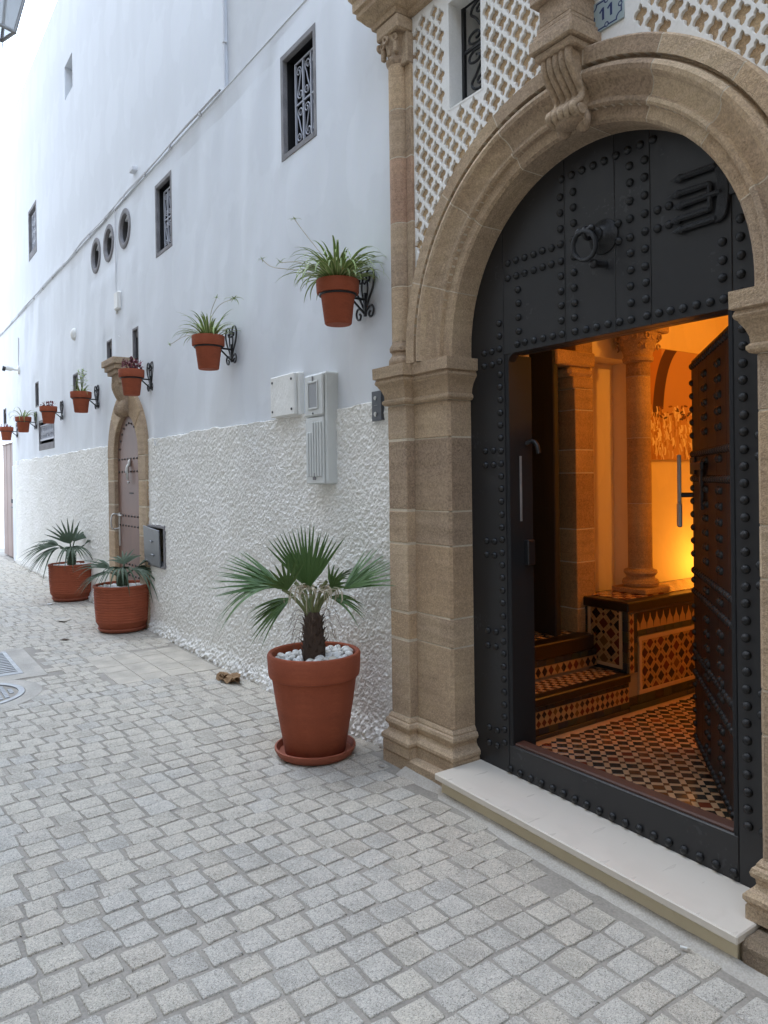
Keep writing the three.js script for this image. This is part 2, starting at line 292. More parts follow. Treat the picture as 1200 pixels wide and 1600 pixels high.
  for (let i = 0; i < nx; i++) for (let j = 0; j < nz; j++) part('tile', bx(TAN[0] + i * dx + .003, TAN[0] + (i + 1) * dx - .003, -.02, rr(-.001, .001), TAN[2] + j * dz + .003, TAN[2] + (j + 1) * dz - .003, .002), M.tan, patch);
}
{ // drain: concrete surround, frame and bars
  const [x0, x1, z0, z1] = DRAIN, t = thing('drain_grate', 'rectangular steel drain grate set in a concrete surround in the paving', 'drain grate', [0, 0, 0]);
  part('surround', [bx(x0 - .1, x0 - .001, -.03, .002, z0 - .15, z1 + .14, .003), bx(x1 + .001, x1 + .16, -.03, .002, z0 - .15, z1 + .14, .003), bx(x0 - .001, x1 + .001, -.03, .0015, z0 - .15, z0 - .001, .003), bx(x0 - .001, x1 + .001, -.03, .0015, z1 + .001, z1 + .14, .003)], M.concrete, t);
  part('frame', [bx(x0, x0 + .035, -.03, .006, z0, z1, .002), bx(x1 - .035, x1, -.03, .006, z0, z1, .002), bx(x0 + .035, x1 - .035, -.03, .0055, z0, z0 + .035, .002), bx(x0 + .035, x1 - .035, -.03, .0055, z1 - .035, z1, .002)], M.galv, t);
  for (let i = 0; i < 13; i++) { const x = lerp(x0 + .07, x1 - .07, i / 12); part('bar', bx(x - .014, x + .014, -.025, .003, z0 + .035, z1 - .035, .002), M.galv, t); }
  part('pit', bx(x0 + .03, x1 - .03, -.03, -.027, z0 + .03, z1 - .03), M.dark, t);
}
{ // manhole cover
  const [x, z, r] = MAN, t = thing('manhole_cover', 'round cast iron manhole cover with a raised block pattern', 'manhole cover', [x, 0, z]);
  part('ring', [lathe([[r - .05, -.03], [r - .045, .005], [r - .005, .006], [r, -.03]], 40)], M.galv, t);
  part('surround', lathe([[r + .001, -.03], [r + .001, .001], [r + .11, .001], [r + .13, -.03]], 40), M.concrete, t);
  part('cover', lathe([[0, -.006], [r - .06, -.006], [r - .058, -.03]], 40), M.cast, t);
  const g = []; for (let i = -6; i <= 6; i++) for (let j = -6; j <= 6; j++) { const a = i * .044 + (j % 2) * .022, b = j * .044; if (Math.hypot(a, b) < r - .085) g.push(bx(a - .016, a + .016, -.007, .003, b - .016, b + .016, .003)); }
  part('raised_block', g, M.galv, t);
}

// ------------------------------------------------------------------ the long white house
const house = thing('white_house', 'long white plastered house with rough dado lining the street', 'house');
const WIN = [   // x0, x1, y0, y1 of the openings
  { x0: -4.555, x1: -4.073, y0: 3.684, y1: 4.402, k: 'big' }, { x0: -7.232, x1: -6.76, y0: 3.70, y1: 4.41, k: 'big' },
  { x0: -9.07, x1: -8.85, y0: 2.84, y1: 3.18, k: 'slit' }, { x0: -8.045, x1: -7.838, y0: 2.77, y1: 3.147, k: 'slit' }, { x0: -10.82, x1: -10.53, y0: 2.71, y1: 3.0, k: 'slit' },
  { x0: -13.56, x1: -13.27, y0: 2.78, y1: 3.2, k: 'slit' }, { x0: -17.05, x1: -16.68, y0: 2.72, y1: 3.055, k: 'slit' }, { x0: -13.31, x1: -12.10, y0: 2.045, y1: 2.54, k: 'low' },
];
const OC = [[-9.49, 4.30], [-8.91, 4.30], [-8.265, 4.287]], OR = .215;
const DOOR = { l: -8.70, r: -7.78, spring: 1.78, cx: -8.24, ri: .46, ro: .71 };
const WALLTOP = 4.6;
{
  const holes = [...WIN.map((w) => [w.x0, w.x1, w.y0, w.y1]), ...OC.map(([x, y]) => [x - .25, x + .25, y - .25, y + .25]), [DOOR.cx - .75, DOOR.cx + .75, 1.86, 2.56], [-17.7, -16.0, -1, 2.34]];
  const cut = (lo, hi, step, ks) => { const s = [...new Set([lo, hi, ...ks.filter((k) => k > lo && k < hi)])].sort((a, b) => a - b), out = [lo]; for (let i = 1; i < s.length; i++) { const n = Math.max(1, Math.round((s[i] - s[i - 1]) / step)); for (let k = 1; k <= n; k++) out.push(lerp(s[i - 1], s[i], k / n)); } return out; };
  const xs = cut(-18.2, -3.1, .07, holes.flatMap((h) => [h[0], h[1], h[0] - .03, h[1] + .03])), ys = cut(1.86, WALLTOP, .07, holes.flatMap((h) => [h[2], h[3], h[2] - .03, h[3] + .03]));
  const p = [], ix = [], id = new Map();
  const nearHole = (x, y) => { let d = 9; for (const h of holes) d = Math.min(d, Math.hypot(Math.max(h[0] - x, 0, x - h[1]), Math.max(h[2] - y, 0, y - h[3]))); return d; };
  const vert = (i, j) => { const key = i * 9999 + j; if (!id.has(key)) { const x = xs[i], y = ys[j], w = sst(0, .18, nearHole(x, y)) * sst(0, .15, WALLTOP - y); id.set(key, p.length / 3); p.push(x, y, w * (.060 * (fbm(x * 1.1, y * .6, 3, 201) - .5) + .030 * (fbm(x * 3.2, y * .7, 3, 211) - .5))); } return id.get(key); };
  for (let i = 0; i < xs.length - 1; i++) for (let j = 0; j < ys.length - 1; j++) {
    const cx = (xs[i] + xs[i + 1]) / 2, cy = (ys[j] + ys[j + 1]) / 2; if (holes.some((h) => cx > h[0] && cx < h[1] && cy > h[2] && cy < h[3])) continue;
    const a = vert(i, j), b = vert(i + 1, j), c = vert(i + 1, j + 1), d = vert(i, j + 1); ix.push(a, b, c, a, c, d);
  }
  const g = new THREE.BufferGeometry(); g.setAttribute('position', new THREE.Float32BufferAttribute(p, 3)); g.setIndex(ix); g.computeVertexNormals();
  const parts = [uvBox(g)];
  for (const [x, y] of OC) { const s = shapeOf([[x - .25, y - .25], [x + .25, y - .25], [x + .25, y + .25], [x - .25, y + .25]]); const h = new THREE.Path(); h.absarc(x, y, OR - .005, 0, Math.PI * 2, true); s.holes.push(h); parts.push(extrude(s, -.1, 0)); }
  { const s = new THREE.Shape(); s.moveTo(DOOR.cx + .75, 1.86); s.lineTo(DOOR.cx + .75, 2.56); s.lineTo(DOOR.cx - .75, 2.56); s.lineTo(DOOR.cx - .75, 1.86); s.lineTo(DOOR.cx - .70, 1.86); s.absarc(DOOR.cx, DOOR.spring, .70, Math.PI - .09, .09, true); s.lineTo(DOOR.cx + .70, 1.86); parts.push(extrude(s, -.1, 0)); }
  parts.push(bx(-16.0, -15.62, 0, 1.86, -.3, .012, .01));                 // plain strip beside the plank door
  part('smooth_wall', parts, M.plaster, house);
  // backing that closes the wall behind the plaster
  part('wall_core', [bx(-18.2, -3.0, 0, WALLTOP - .01, -.62, -.40)], M.plasterGrey, house);
  // rough cast dado, a displaced sheet
  const hatch = [-7.60, -7.03, .67, 1.07], cutd = [[DOOR.cx - .70, DOOR.cx + .70, -1, 3], hatch];
  const dado = (x0, x1, st) => {
    const nu = Math.round((x1 - x0) / st), nv = Math.round(1.95 / st), P = [], I = [];
    const X = (i) => { let x = lerp(x0, x1, i / nu); return x; };
    for (let j = 0; j <= nv + 1; j++) for (let i = 0; i <= nu; i++) {
      const x = X(i), top = 1.935 + .018 * (fbm(x * 5, 1, 3, 231) - .5) * 2, y = j > nv ? top : lerp(-.02, top, j / nv);
      const a = fbm(x * 52, y * 52, 2, 241), b = 1 - Math.abs(2 * fbm(x * 70, y * 70, 2, 251) - 1), big = fbm(x * 3, y * 3, 3, 261);
      let z = .006 + .011 * a + .0065 * b * b + .016 * (big - .4); if (y < .16) z += .03 * sst(.16, 0, y) * (.4 + a);
      if (j > nv) z = -.012; P.push(x, y, Math.max(z, j > nv ? -.02 : .004));
    }
    for (let j = 0; j <= nv; j++) for (let i = 0; i < nu; i++) { const k = j * (nu + 1) + i, cx = X(i + .5), cy = P[k * 3 + 1]; if (cutd.some((h) => cx > h[0] && cx < h[1] && cy > h[2] - st * .5 && cy < h[3])) continue; I.push(k, k + 1, k + nu + 2, k, k + nu + 2, k + nu + 1); }
    const g = new THREE.BufferGeometry(); g.setAttribute('position', new THREE.Float32BufferAttribute(P, 3)); g.setIndex(I); g.computeVertexNormals(); return uvBox(g);
  };
  part('rough_dado', [dado(-5.2, -3.12, .0046), dado(-8.2, -5.2, .0072), dado(-15.62, -8.2, .0105)], M.rough, house);
  // upper storey, set back behind the ledge
  const upHoles = [[-14.1, -13.39, 5.375, 6.235], [-11.17, -10.70, 6.93, 7.40]];
  const s = shapeOf([[-20, WALLTOP - .2], [-5.556, WALLTOP - .2], [-5.556, 8.56], [-20, 8.56]]);
  for (const h of upHoles) s.holes.push(new THREE.Path([[h[0], h[2]], [h[0], h[3]], [h[1], h[3]], [h[1], h[2]]].map((q) => new THREE.Vector2(...q))));
  part('upper_wall', [extrude(s, -.45, -.03)], M.plaster, house);
  part('setback_wall', [bx(-5.553, 1.5, WALLTOP - .2, 8.9, -.45, -.05)], M.plasterGrey, house);
  part('ledge', [bx(-18.2, -3.1, WALLTOP - .004, WALLTOP + .012, -.36, .006, .005)], M.plaster, house);
  part('niche_back', [bx(-11.17, -10.70, 6.93, 7.40, -.44, -.30)], M.plaster, house);
}
// wrought iron grilles -------------------------------------------------------
function scrollS(cx, cy, w, h, z, r, flip = 1) {
  const half = []; half.push([0, 0]); const c = [.1 * w, .30 * h], R0 = .36 * w, pts = [];
  for (let k = 0; k <= 16; k++) { const a = Math.PI * (1.05 - k / 16 * 2.5), R = R0 * (1 - .74 * k / 16); pts.push([c[0] + R * Math.cos(a) * 1.05, c[1] + R * Math.sin(a) * .95 * Math.min(1, h / w / 1.7)]); }
  const top = [[-.08 * w, .10 * h], ...pts], bot = top.map(([x, y]) => [-x, -y]).reverse();
  return tube([...bot, [0, 0], ...top].map(([x, y]) => V3(cx + flip * x, cy + y, z)), r, 56, 5);
}
function scrollGrille(x0, x1, y0, y1, z, cols, rows, r = .0065) {
  const g = [], w = (x1 - x0) / cols, h = (y1 - y0) / rows;
  for (let i = 0; i <= cols; i++) g.push(bx(x0 + i * w - r, x0 + i * w + r, y0, y1, z - r, z + r));
  for (let j = 0; j <= rows; j++) g.push(bx(x0 - r, x1 + r, y0 + j * h - r * .8, y0 + j * h + r * .8, z - r * .7, z + r * .7));
  for (let i = 0; i < cols; i++) for (let j = 0; j < rows; j++) g.push(scrollS(x0 + (i + .5) * w, y0 + (j + .5) * h, w * .9, h * .92, z, r * .8, (i + j) % 2 ? -1 : 1));
  return g;
}
for (const w of WIN) {
  const o = sub('window', house), d = w.k === 'slit' ? .14 : .2, f = w.k === 'slit' ? .02 : .034;
  o.userData.label = w.k === 'big' ? 'tall window with wrought iron scroll grille' : w.k === 'low' ? 'low window with iron grille' : 'narrow slit window';
  const { x0, x1, y0, y1 } = w;
  part('frame', [bx(x0, x0 + f, y0, y1, -.035, .004, .004), bx(x1 - f, x1, y0, y1, -.035, .004, .004), bx(x0 + f, x1 - f, y1 - f * 1.2, y1, -.035, .003, .004), bx(x0 + f, x1 - f, y0, y0 + f * (w.k === 'low' ? 3 : 1.2), -.035, .005, .004)], M.frameGrey, o);
  part('reveal', [bx(x0, x0 + f - .002, y0, y1, -d, -.0352), bx(x1 - f + .002, x1, y0, y1, -d, -.0352), bx(x0 + f, x1 - f, y1 - f, y1, -d, -.0352), bx(x0 + f, x1 - f, y0, y0 + f, -d, -.0352)], M.iron, o);  // sides coloured near-black: the shade of the recess is put into the colour
  part('pane', [bx(x0 + f, x1 - f, y0, y1, -d - .01, -d + .01)], M.glass, o);
  if (w.k === 'big') part('grille', scrollGrille(x0 + .125, x1 - .005 - f, y0 + f + .03, y1 - f - .06, -.05, 3, 2), M.grille, o);
  if (w.k === 'low') { const g = []; for (let i = 0; i <= 8; i++) { const x = lerp(x0 + .09, x1 - .07, i / 8); g.push(bx(x - .012, x + .012, y0 + .17, y1 - .09, -.026, -.014)); if (i < 8) for (const k of [.28, .72]) g.push(scrollS(x + .065, lerp(y0 + .16, y1 - .09, k), .09, .15, -.02, .006, i % 2 ? 1 : -1)); } g.push(bx(x0 + .06, x1 - .05, y0 + .155, y0 + .18, -.032, -.008), bx(x0 + .06, x1 - .05, y1 - .105, y1 - .085, -.032, -.008)); part('grille', g, M.grille, o); }
  if (w.k === 'slit') part('head_board', [bx(x0 + f, x1 - f, y1 - f - .07, y1 - f, -d + .01, -.03, .003)], M.frameGrey, o);
}
{ // upper window
  const o = sub('window', house); o.userData.label = 'upper storey window with fine iron grille'; const x0 = -14.1, x1 = -13.39, y0 = 5.375, y1 = 6.235, f = .055;
  part('frame', [bx(x0, x0 + f, y0, y1, -.25, -.024, .004), bx(x1 - f, x1, y0, y1, -.25, -.024, .004), bx(x0 + f, x1 - f, y1 - f, y1, -.25, -.025, .004), bx(x0 + f, x1 - f, y0, y0 + f * 2.2, -.25, -.023, .004)], M.frameGrey, o);
  part('pane', [bx(x0 + f, x1 - f, y0, y1, -.24, -.22)], M.glass, o);
  part('grille', scrollGrille(x0 + .1, x1 - .07, y0 + .13, y1 - .1, -.07, 4, 4, .008), M.grille, o);
}
for (const [x, y] of OC) {
  const o = sub('round_window', house); o.position.set(x, y, 0);
  const rim = lathe([[OR, -.16], [OR, .010], [OR - .015, .016], [OR - .052, .012], [OR - .060, -.006], [OR - .062, -.02]], 36).rotateX(Math.PI / 2);
  part('tube_wall', lathe([[OR - .0625, -.02], [OR - .064, -.16]], 32).rotateX(Math.PI / 2), M.cast, o);  // added dark lining; the shade inside the opening is put into its colour
  part('stone_rim', rim, M.frameGrey, o);
  part('pane', new THREE.CircleGeometry(OR - .06, 28).translate(0, 0, -.14), M.glass, o);
}
// small arched doorway ------------------------------------------------------
const slabStone = (k) => M.stones[k % 5];
function corbel(parent, m, x0, x1, yTop, yMid, yBot, zb, zf, ribs, topBlocks) {   // stepped block over a reeded S-scroll
  const w = x1 - x0, g = [];
  topBlocks.forEach(([ya, yb, e]) => g.push(bx(x0 - e, x1 + e, ya, yb, zb, zf + e, .006)));
  part('corbel_block', g, m, parent);
  const H = yMid - yBot, D = zf - zb;
  const curve = new THREE.CatmullRomCurve3([[.96, 1], [1.0, .90], [.98, .78], [.84, .62], [.62, .44], [.52, .32], [.58, .20], [.76, .10], [.86, .02], [.80, -.06], [.60, -.08], [.44, -.02]].map(([z, y]) => V3(0, yBot + H * (.08 + .92 * y), zb + D * z)));
  const N = 40, P = curve.getPoints(N), pieces = [], rw = w / ribs;
  const out = P.slice(0, 37).map((p) => [p.z - rw * .2, p.y]); out.push([zb, P[36].y], [zb, yMid]);
  pieces.push(uvBox(new THREE.ExtrudeGeometry(shapeOf(out), { depth: w - .016, bevelEnabled: false }).rotateY(-Math.PI / 2).translate(x1 - .008, 0, 0)));
  for (let i = 0; i < ribs; i++) { const x = x0 + rw * (i + .5); pieces.push(tube(P.map((p) => V3(x, p.y, p.z - rw * .2)), rw * .5, 60, 9), uvBox(new THREE.SphereGeometry(rw * .5, 8, 6).translate(x, P[N].y, P[N].z - rw * .2))); }
  pieces.push(uvBox(new THREE.CylinderGeometry(H * .085, H * .085, w + .008, 18).rotateZ(Math.PI / 2).translate((x0 + x1) / 2, yBot + H * .075, zb + D * .62)));
  part('scroll', pieces, m, parent);
}
{
  const o = sub('arched_doorway', house); o.userData.label = 'arched stone doorway with a brown studded door';
  const { l, r, spring, cx, ri, ro } = DOOR, J = [-.02, .32, .63, .95, 1.25, 1.52, spring];
  for (let k = 0; k < 6; k++) for (const s of [0, 1]) part('stone', bx(s ? r : cx - ro, s ? cx + ro : l, J[k] + .002, J[k + 1] - .002, -.2, .045 + rr(-.002, .002), .01), slabStone(k * 2 + s), o);
  part('mortar_bed', bx(cx - ro + .004, l - .004, -.02, spring, -.2, .040), M.stoneJoint, o); part('mortar_bed', bx(r + .004, cx + ro - .004, -.02, spring, -.2, .040), M.stoneJoint, o);
  const A = [0, 40, 78, 102, 140, 180];
  for (let k = 0; k < 5; k++) { const s = new THREE.Shape(), a = (180 - A[k] - .3) * Math.PI / 180, b = (180 - A[k + 1] + .3) * Math.PI / 180, pk = (a) => 1 + .05 * Math.pow(Math.abs(Math.sin(a)), 8); const n = 10, P = []; for (let i = 0; i <= n; i++) { const t = lerp(a, b, i / n); P.push([cx + ro * pk(t) * Math.cos(t), spring + ro * pk(t) * Math.sin(t)]); } for (let i = n; i >= 0; i--) { const t = lerp(a, b, i / n); P.push([cx + ri * Math.cos(t), spring + ri * Math.sin(t)]); } part('stone', extrude(shapeOf(P), -.2, .045, .008), slabStone(k + 1), o); }
  { const s = new THREE.Shape(); s.absarc(cx, spring, ro - .005, 0, Math.PI, false); s.absarc(cx, spring, ri + .005, Math.PI, 0, true); part('mortar_bed', extrude(s, -.2, .038), M.stoneJoint, o); }
  corbel(o, M.stones[1], cx - .10, cx + .16, 2.83, 2.60, 2.27, 0, .13, 2, [[2.76, 2.83, .10], [2.71, 2.76, .075], [2.665, 2.71, .05], [2.56, 2.665, .015]]);
  const leaf = sub('door_leaf', o);
  const ds = new THREE.Shape(); ds.moveTo(l, -.01); ds.lineTo(r, -.01); ds.lineTo(r, spring); ds.absarc(cx, spring, ri, 0, Math.PI, false); ds.closePath();
  const gs = [extrude(ds, -.09, -.004)];
  leaf.add(Object.assign(new THREE.Mesh(join(gs), M.smallDoor), { name: 'board' }));
  const studs = []; const sg = new THREE.SphereGeometry(.013, 8, 4, 0, Math.PI * 2, 0, Math.PI / 2).rotateX(Math.PI / 2);
  for (const y of [.16, .27, .48, .6, 1.02, 1.13, 1.62, 1.76]) for (let i = 0; i < 8; i++) studs.push(at(sg, lerp(l + .07, r - .07, i / 7), y, -.004)); for (let a = 15; a < 180; a += 15) studs.push(at(sg, cx + .37 * Math.cos(a * Math.PI / 180), spring + .37 * Math.sin(a * Math.PI / 180), -.004));
  leaf.add(Object.assign(new THREE.Mesh(join(studs), M.iron), { name: 'studs' }));
  leaf.add(Object.assign(new THREE.Mesh(join([tube([[cx + .03, 1.70, -.02], [cx + .025, 1.67, .0], [cx + .03, 1.60, .006]], .018, 10, 7), uvBox(new THREE.SphereGeometry(.026, 8, 8).scale(1, 1.3, .6).translate(cx + .03, 1.72, -.018)), ...[-.016, -.005, .006, .017].map((d) => tube([[cx + .03 + d, 1.61, .004], [cx + .03 + d * 1.3, 1.565, .008], [cx + .03 + d * 1.2, 1.53, .0]], .0055, 8, 5)), uvBox(new THREE.SphereGeometry(.014, 8, 8).translate(cx + .03, 1.50, -.005))]).translate(0, 0, .026), M.metal), { name: 'hand_knocker' }));
  leaf.add(Object.assign(new THREE.Mesh(join([bx(cx - .02, cx + .12, 1.375, 1.39, -.006, -.001)]), M.dark), { name: 'letter_slot' }));
  leaf.add(Object.assign(new THREE.Mesh(join([bx(l + .03, l + .075, .78, 1.16, -.03, -.018, .003), tube([[l + .05, 1.14, -.02], [l + .05, 1.14, .05], [l + .05, .98, .055], [l + .05, .98, -.02]], .009, 20, 6), rod([l + .06, 1.13, -.01], [l + .2, 1.13, -.01], .008)]).translate(0, 0, .026), M.metal), { name: 'pull_handle' }));
  leaf.traverse((q) => { q.castShadow = q.receiveShadow = true; });
}
{ // plank door at the far end, in its recess
  const o = sub('plank_door', house), n = 6; for (let i = 0; i < n; i++) { const x0 = lerp(-17.6, -16.05, i / n), x1 = lerp(-17.6, -16.05, (i + 1) / n); part('plank', bx(x0 + .004, x1 - .004, .02, 2.31, -.10, -.05 + (i % 2) * .004, .006), M.leftDoor, o); }
  part('frame', [bx(-16.06, -16.0, 0, 2.34, -.2, -.03, .006), bx(-17.6, -16.06, 2.31, 2.34, -.2, -.03, .006)], M.leftDoor, o);
  part('bolt', [bx(-16.42, -16.36, 1.12, 1.2, -.05, -.02, .006), bx(-16.5, -16.3, 1.02, 1.05, -.05, -.03, .004)], M.iron, o);
}
{ // open service hatch low in the dado
  const o = thing('service_hatch', 'open grey metal service hatch low in the rough wall beside the brown door', 'hatch', [-7.315, .865, 0]);
  part('recess', [bx(-.285, .285, -.2, .2, -.3, -.28), bx(-.285, -.26, -.2, .2, -.28, .02), bx(.262, .285, -.2, .2, -.28, .02), bx(-.26, .262, .18, .2, -.28, .02), bx(-.26, .262, -.2, -.18, -.28, .02)], M.galv, o);
  part('frame', [bx(-.29, -.268, -.205, .205, .01, .036, .003), bx(.268, .29, -.205, .205, .01, .036, .003), bx(-.268, .268, .185, .206, .01, .035, .003), bx(-.268, .268, -.206, -.185, .01, .035, .003)], M.frameGrey, o);
  const d = part('door', [bx(-.262, .215, -.185, .18, -.006, .006, .002), bx(-.04, .02, .04, .055, .006, .02, .003), bx(-.02, .06, -.09, -.075, .006, .018, .003)], M.hatch, o); d.position.set(0, 0, .052); d.rotation.set(.05, 0, -.07);
}
// ------------------------------------------------------------------ stone portal with lattice
const portal = thing('stone_portal', 'tan stone portal with arch, engaged columns and white lattice around the studded door', 'portal');
const CX = SUMX / 2, CY = 2.13, R1 = .748, R2 = 1.02;
{
  const xl = -3.205, xs = -3.045, xr = -2.765, zs = .10, zp = .045, zd = -.098;
  const plan = [[xl, -.03], [xl, zs], [xs, zs], [xs, zp], [xr, zp], [xr, zd]];
  for (const side of [0, 1]) {
    const F = side ? mirrored : (g) => g, o = sub('pier', portal);
    const J = [.262, .663, .807, 1.164, 1.335, 1.702, 1.885];
    for (let k = 0; k < 6; k++) {
      const a = J[k] + (k ? .0026 : 0), b = J[k + 1] - .0026;
      part('stone_block', F(bx(xl, xs, a, b, -.03, zs + rr(-.002, .001), .006)), slabStone(k * 3 + side + 1), o);
      const P = [[xs + .001, zd], [xs + .001, zp], [xr - .014, zp + rr(-.002, .001)], [xr, zp - .014], [xr, zd]];
      const s = shapeOf(P.map(([x, z]) => [x, -z])), g = new THREE.ExtrudeGeometry(s, { depth: b - a, bevelEnabled: true, bevelSize: .003, bevelOffset: -.003, bevelThickness: .003, bevelSegments: 1 }); g.translate(0, 0, .0); g.rotateX(-Math.PI / 2); g.scale(1, (b - a) / (b - a + .006), 1); g.translate(0, a + .003, 0);
      part('stone_block', F(uvBox(g)), slabStone(k * 2 + side), o);
    }
    part('mortar_bed', F(bx(xl + .001, xs - .001, .2, 1.9, -.03, zs - .0028, .005)), M.stoneJoint, o);
    part('mortar_bed', F(extrude(shapeOf([[xs - .01, .2], [xr - .0135, .2], [xr - .0135, 1.9], [xs - .01, 1.9]]), zd, zp - .0028)), M.stoneJoint, o); part('mortar_bed', F(bx(xr - .014, xr - .0012, .2, 1.9, zd, zp - .0155)), M.stoneJoint, o);
    part('base_moulding', F(mould(plan, [[.034, .068], [.034, .112], [.030, .118], [.040, .132], [.040, .146], [.030, .158], [.018, .166], [.010, .182], [.012, .198], [.022, .206], [.025, .218], [.020, .232], [.010, .238], [.010, .246], [.0, .262]])), M.stones[2], o);
    part('impost', F(mould(plan, [[0, 1.885], [.012, 1.887], [.020, 1.897], [.020, 1.908], [.010, 1.918], [.012, 1.940], [.022, 1.966], [.034, 1.984], [.036, 1.990], [.044, 1.996], [.048, 2.006], [.044, 2.018], [.040, 2.024], [.055, 2.028], [.056, 2.085]])), M.stones[0], o);
    // engaged colonnette and its strip above the impost
    const cx = -3.128, cz = .052, c = sub('colonnette', portal);
    const JS = [2.215, 2.50, 2.83, 3.17, 3.42, 3.66];
    for (let k = 0; k < 5; k++) part('drum', F(join([lathe([[.046, JS[k] + .0022], [.054, JS[k] + .0032], [.054, JS[k + 1] - .0032], [.046, JS[k + 1] - .0022]], 24).translate(cx, 0, cz), bx(-3.075, -3.028, JS[k] + .0022, JS[k + 1] - .0022, -.03, .052, .0025)])), k === 2 ? M.stonePink : slabStone(k + side), c);
    part('mortar_bed', F(join([lathe([[.0530, 2.2], [.0530, 3.67]], 24).translate(cx, 0, cz), bx(-3.0755, -3.029, 2.2, 3.67, -.03, .0508, .003)])), M.stoneJoint, c);
    part('base', F(join([lathe([[.068, 2.085], [.072, 2.10], [.072, 2.12], [.064, 2.132], [.056, 2.145], [.056, 2.158], [.066, 2.166], [.068, 2.182], [.062, 2.194], [.055, 2.205], [.054, 2.216]], 28).translate(cx, 0, cz), bx(-3.08, -3.024, 2.085, 2.2, -.03, .06, .008)])), M.stones[3], c);
    const cap = [lathe([[.054, 3.655], [.064, 3.67], [.066, 3.685], [.056, 3.70], [.058, 3.72], [.066, 3.76], [.078, 3.81], [.07, 3.83]], 24).translate(cx, 0, cz), bx(cx - .085, -3.026, 3.80, 3.875, -.03, .135, .008), bx(-3.08, -3.024, 3.64, 3.80, -.03, .075, .006)];
    for (const [dx, dz] of [[-.058, .1], [.0, .122], [.05, .1]]) cap.push(uvBox(new THREE.TorusGeometry(.016, .008, 6, 14).translate(cx + dx, 3.775, dz + .012)), bx(cx + dx - .012, cx + dx + .012, 3.70, 3.765, .09, .118, .006));
    for (const dz of [.02, .07, .11]) cap.push(uvBox(new THREE.TorusGeometry(.016, .008, 6, 14).rotateY(Math.PI / 2).translate(cx - .082, 3.775, dz)));
    part('capital', F(join(cap)), M.stones[1], c);
  }
  // entablature across the top, stone
  const ep = [[-3.24, -.05], [-3.24, .14], [-3.03, .14], [-3.03, .06], [-.985, .06], [-.985, .14], [-.775, .14], [-.775, -.05]];
  part('entablature', mould(ep, [[0, 3.876], [.006, 3.90], [.02, 3.905], [.045, 3.935], [.06, 3.95], [.06, 3.975], [.075, 3.985], [.075, 4.03], [.09, 4.05], [.10, 4.10], [.10, 4.16]]), M.stones[0], portal);
  // arch: one moulded profile cut into voussoirs
  const prof = [[R1, zd], [R1, .026], [R1 + .010, .038], [R1 + .050, .042], [R1 + .053, .062], [R1 + .062, .070], [R1 + .076, .068], [R1 + .084, .058], [R1 + .10, .058], [R1 + .122, .066], [R1 + .140, .082], [R1 + .146, .094], [R1 + .156, .106], [R1 + .172, .112], [R1 + .188, .106], [R1 + .194, .092], [R1 + .200, .076], [R1 + .206, .078], [R1 + .208, .106], [R2 - .008, .112], [R2, .104], [R2, -.02]];
  const pt = (rad, t) => t < 0 ? [CX - rad, CY + t * .001] : t > 180 ? [CX + rad, CY - (t - 180) * .001] : [CX - rad * Math.cos(t * Math.PI / 180), CY + rad * Math.sin(t * Math.PI / 180)];
  const sweep = (ts, inset = 0) => {
    const n = prof.length, rows = ts.map((t) => prof.map(([a, z], i) => { const [x, y] = pt(i < 2 ? a + inset : i > n - 3 ? a - inset : a, t); return [x, y, z - (z > -.01 ? inset : 0)]; }));
    const out = [uvBox(toCreasedNormals(grid(n - 1, ts.length - 1, (i, j) => rows[j][i]), .5))];
    for (const r of [rows[0], rows[rows.length - 1]]) { const t = THREE.ShapeUtils.triangulateShape(prof.map((p) => new THREE.Vector2(...p)), []), q = []; for (const f of t) for (const k of f) q.push(...r[k]); const b = new THREE.BufferGeometry(); b.setAttribute('position', new THREE.Float32BufferAttribute(q, 3)); b.computeVertexNormals(); out.push(uvBox(b)); }
    return join(out);
  };
  const arch = sub('arch', portal), A = [-44, 20.5, 45.5, 69.5, 98, 118.5, 139.5, 160, 224];
  for (let k = 0; k < 8; k++) { const a = A[k] + (k ? .19 : 0), b = A[k + 1] - (k < 7 ? .19 : 0), ts = []; if (a < 0) ts.push(a); const a0 = Math.max(a, 0), b0 = Math.min(b, 180), n = Math.ceil((b0 - a0) / 3); for (let i = 0; i <= n; i++) ts.push(lerp(a0, b0, i / n)); if (b > 180) ts.push(b); part('voussoir', sweep(ts), slabStone([0, 2, 0, 1, 3, 2, 4, 1][k]), arch); }
  { const ts = [-44]; for (let i = 0; i <= 60; i++) ts.push(i * 3); ts.push(224); part('mortar_bed', sweep(ts, .0009), M.stoneJoint, arch); }
  // keystone corbel
  const key = sub('keystone', portal);
  corbel(key, M.stones[1], -2.025, -1.875, 3.5, 3.135, 2.89, .02, .175, 5, [[3.42, 3.9, .0], [3.395, 3.42, .012], [3.35, 3.395, .03], [3.26, 3.35, .004], [3.235, 3.26, .012], [3.21, 3.235, .022], [3.16, 3.21, .034], [3.13, 3.16, .018]]);
  part('leaf_drop', [uvBox(new THREE.SphereGeometry(1, 12, 8).scale(.07, .03, .045).translate(-1.945, 2.885, .10)), uvBox(new THREE.SphereGeometry(1, 10, 8).scale(.035, .045, .03).translate(-1.90, 2.88, .075)), uvBox(new THREE.SphereGeometry(1, 10, 8).scale(.03, .035, .03).translate(-1.99, 2.875, .08))], M.stones[3], key);
  // pierced white lattice over buff stone
  const x0 = -3.05, x1 = -.965, y0 = 2.08, y1 = 3.90, win = [-2.745, -2.512, 3.285, 3.80];
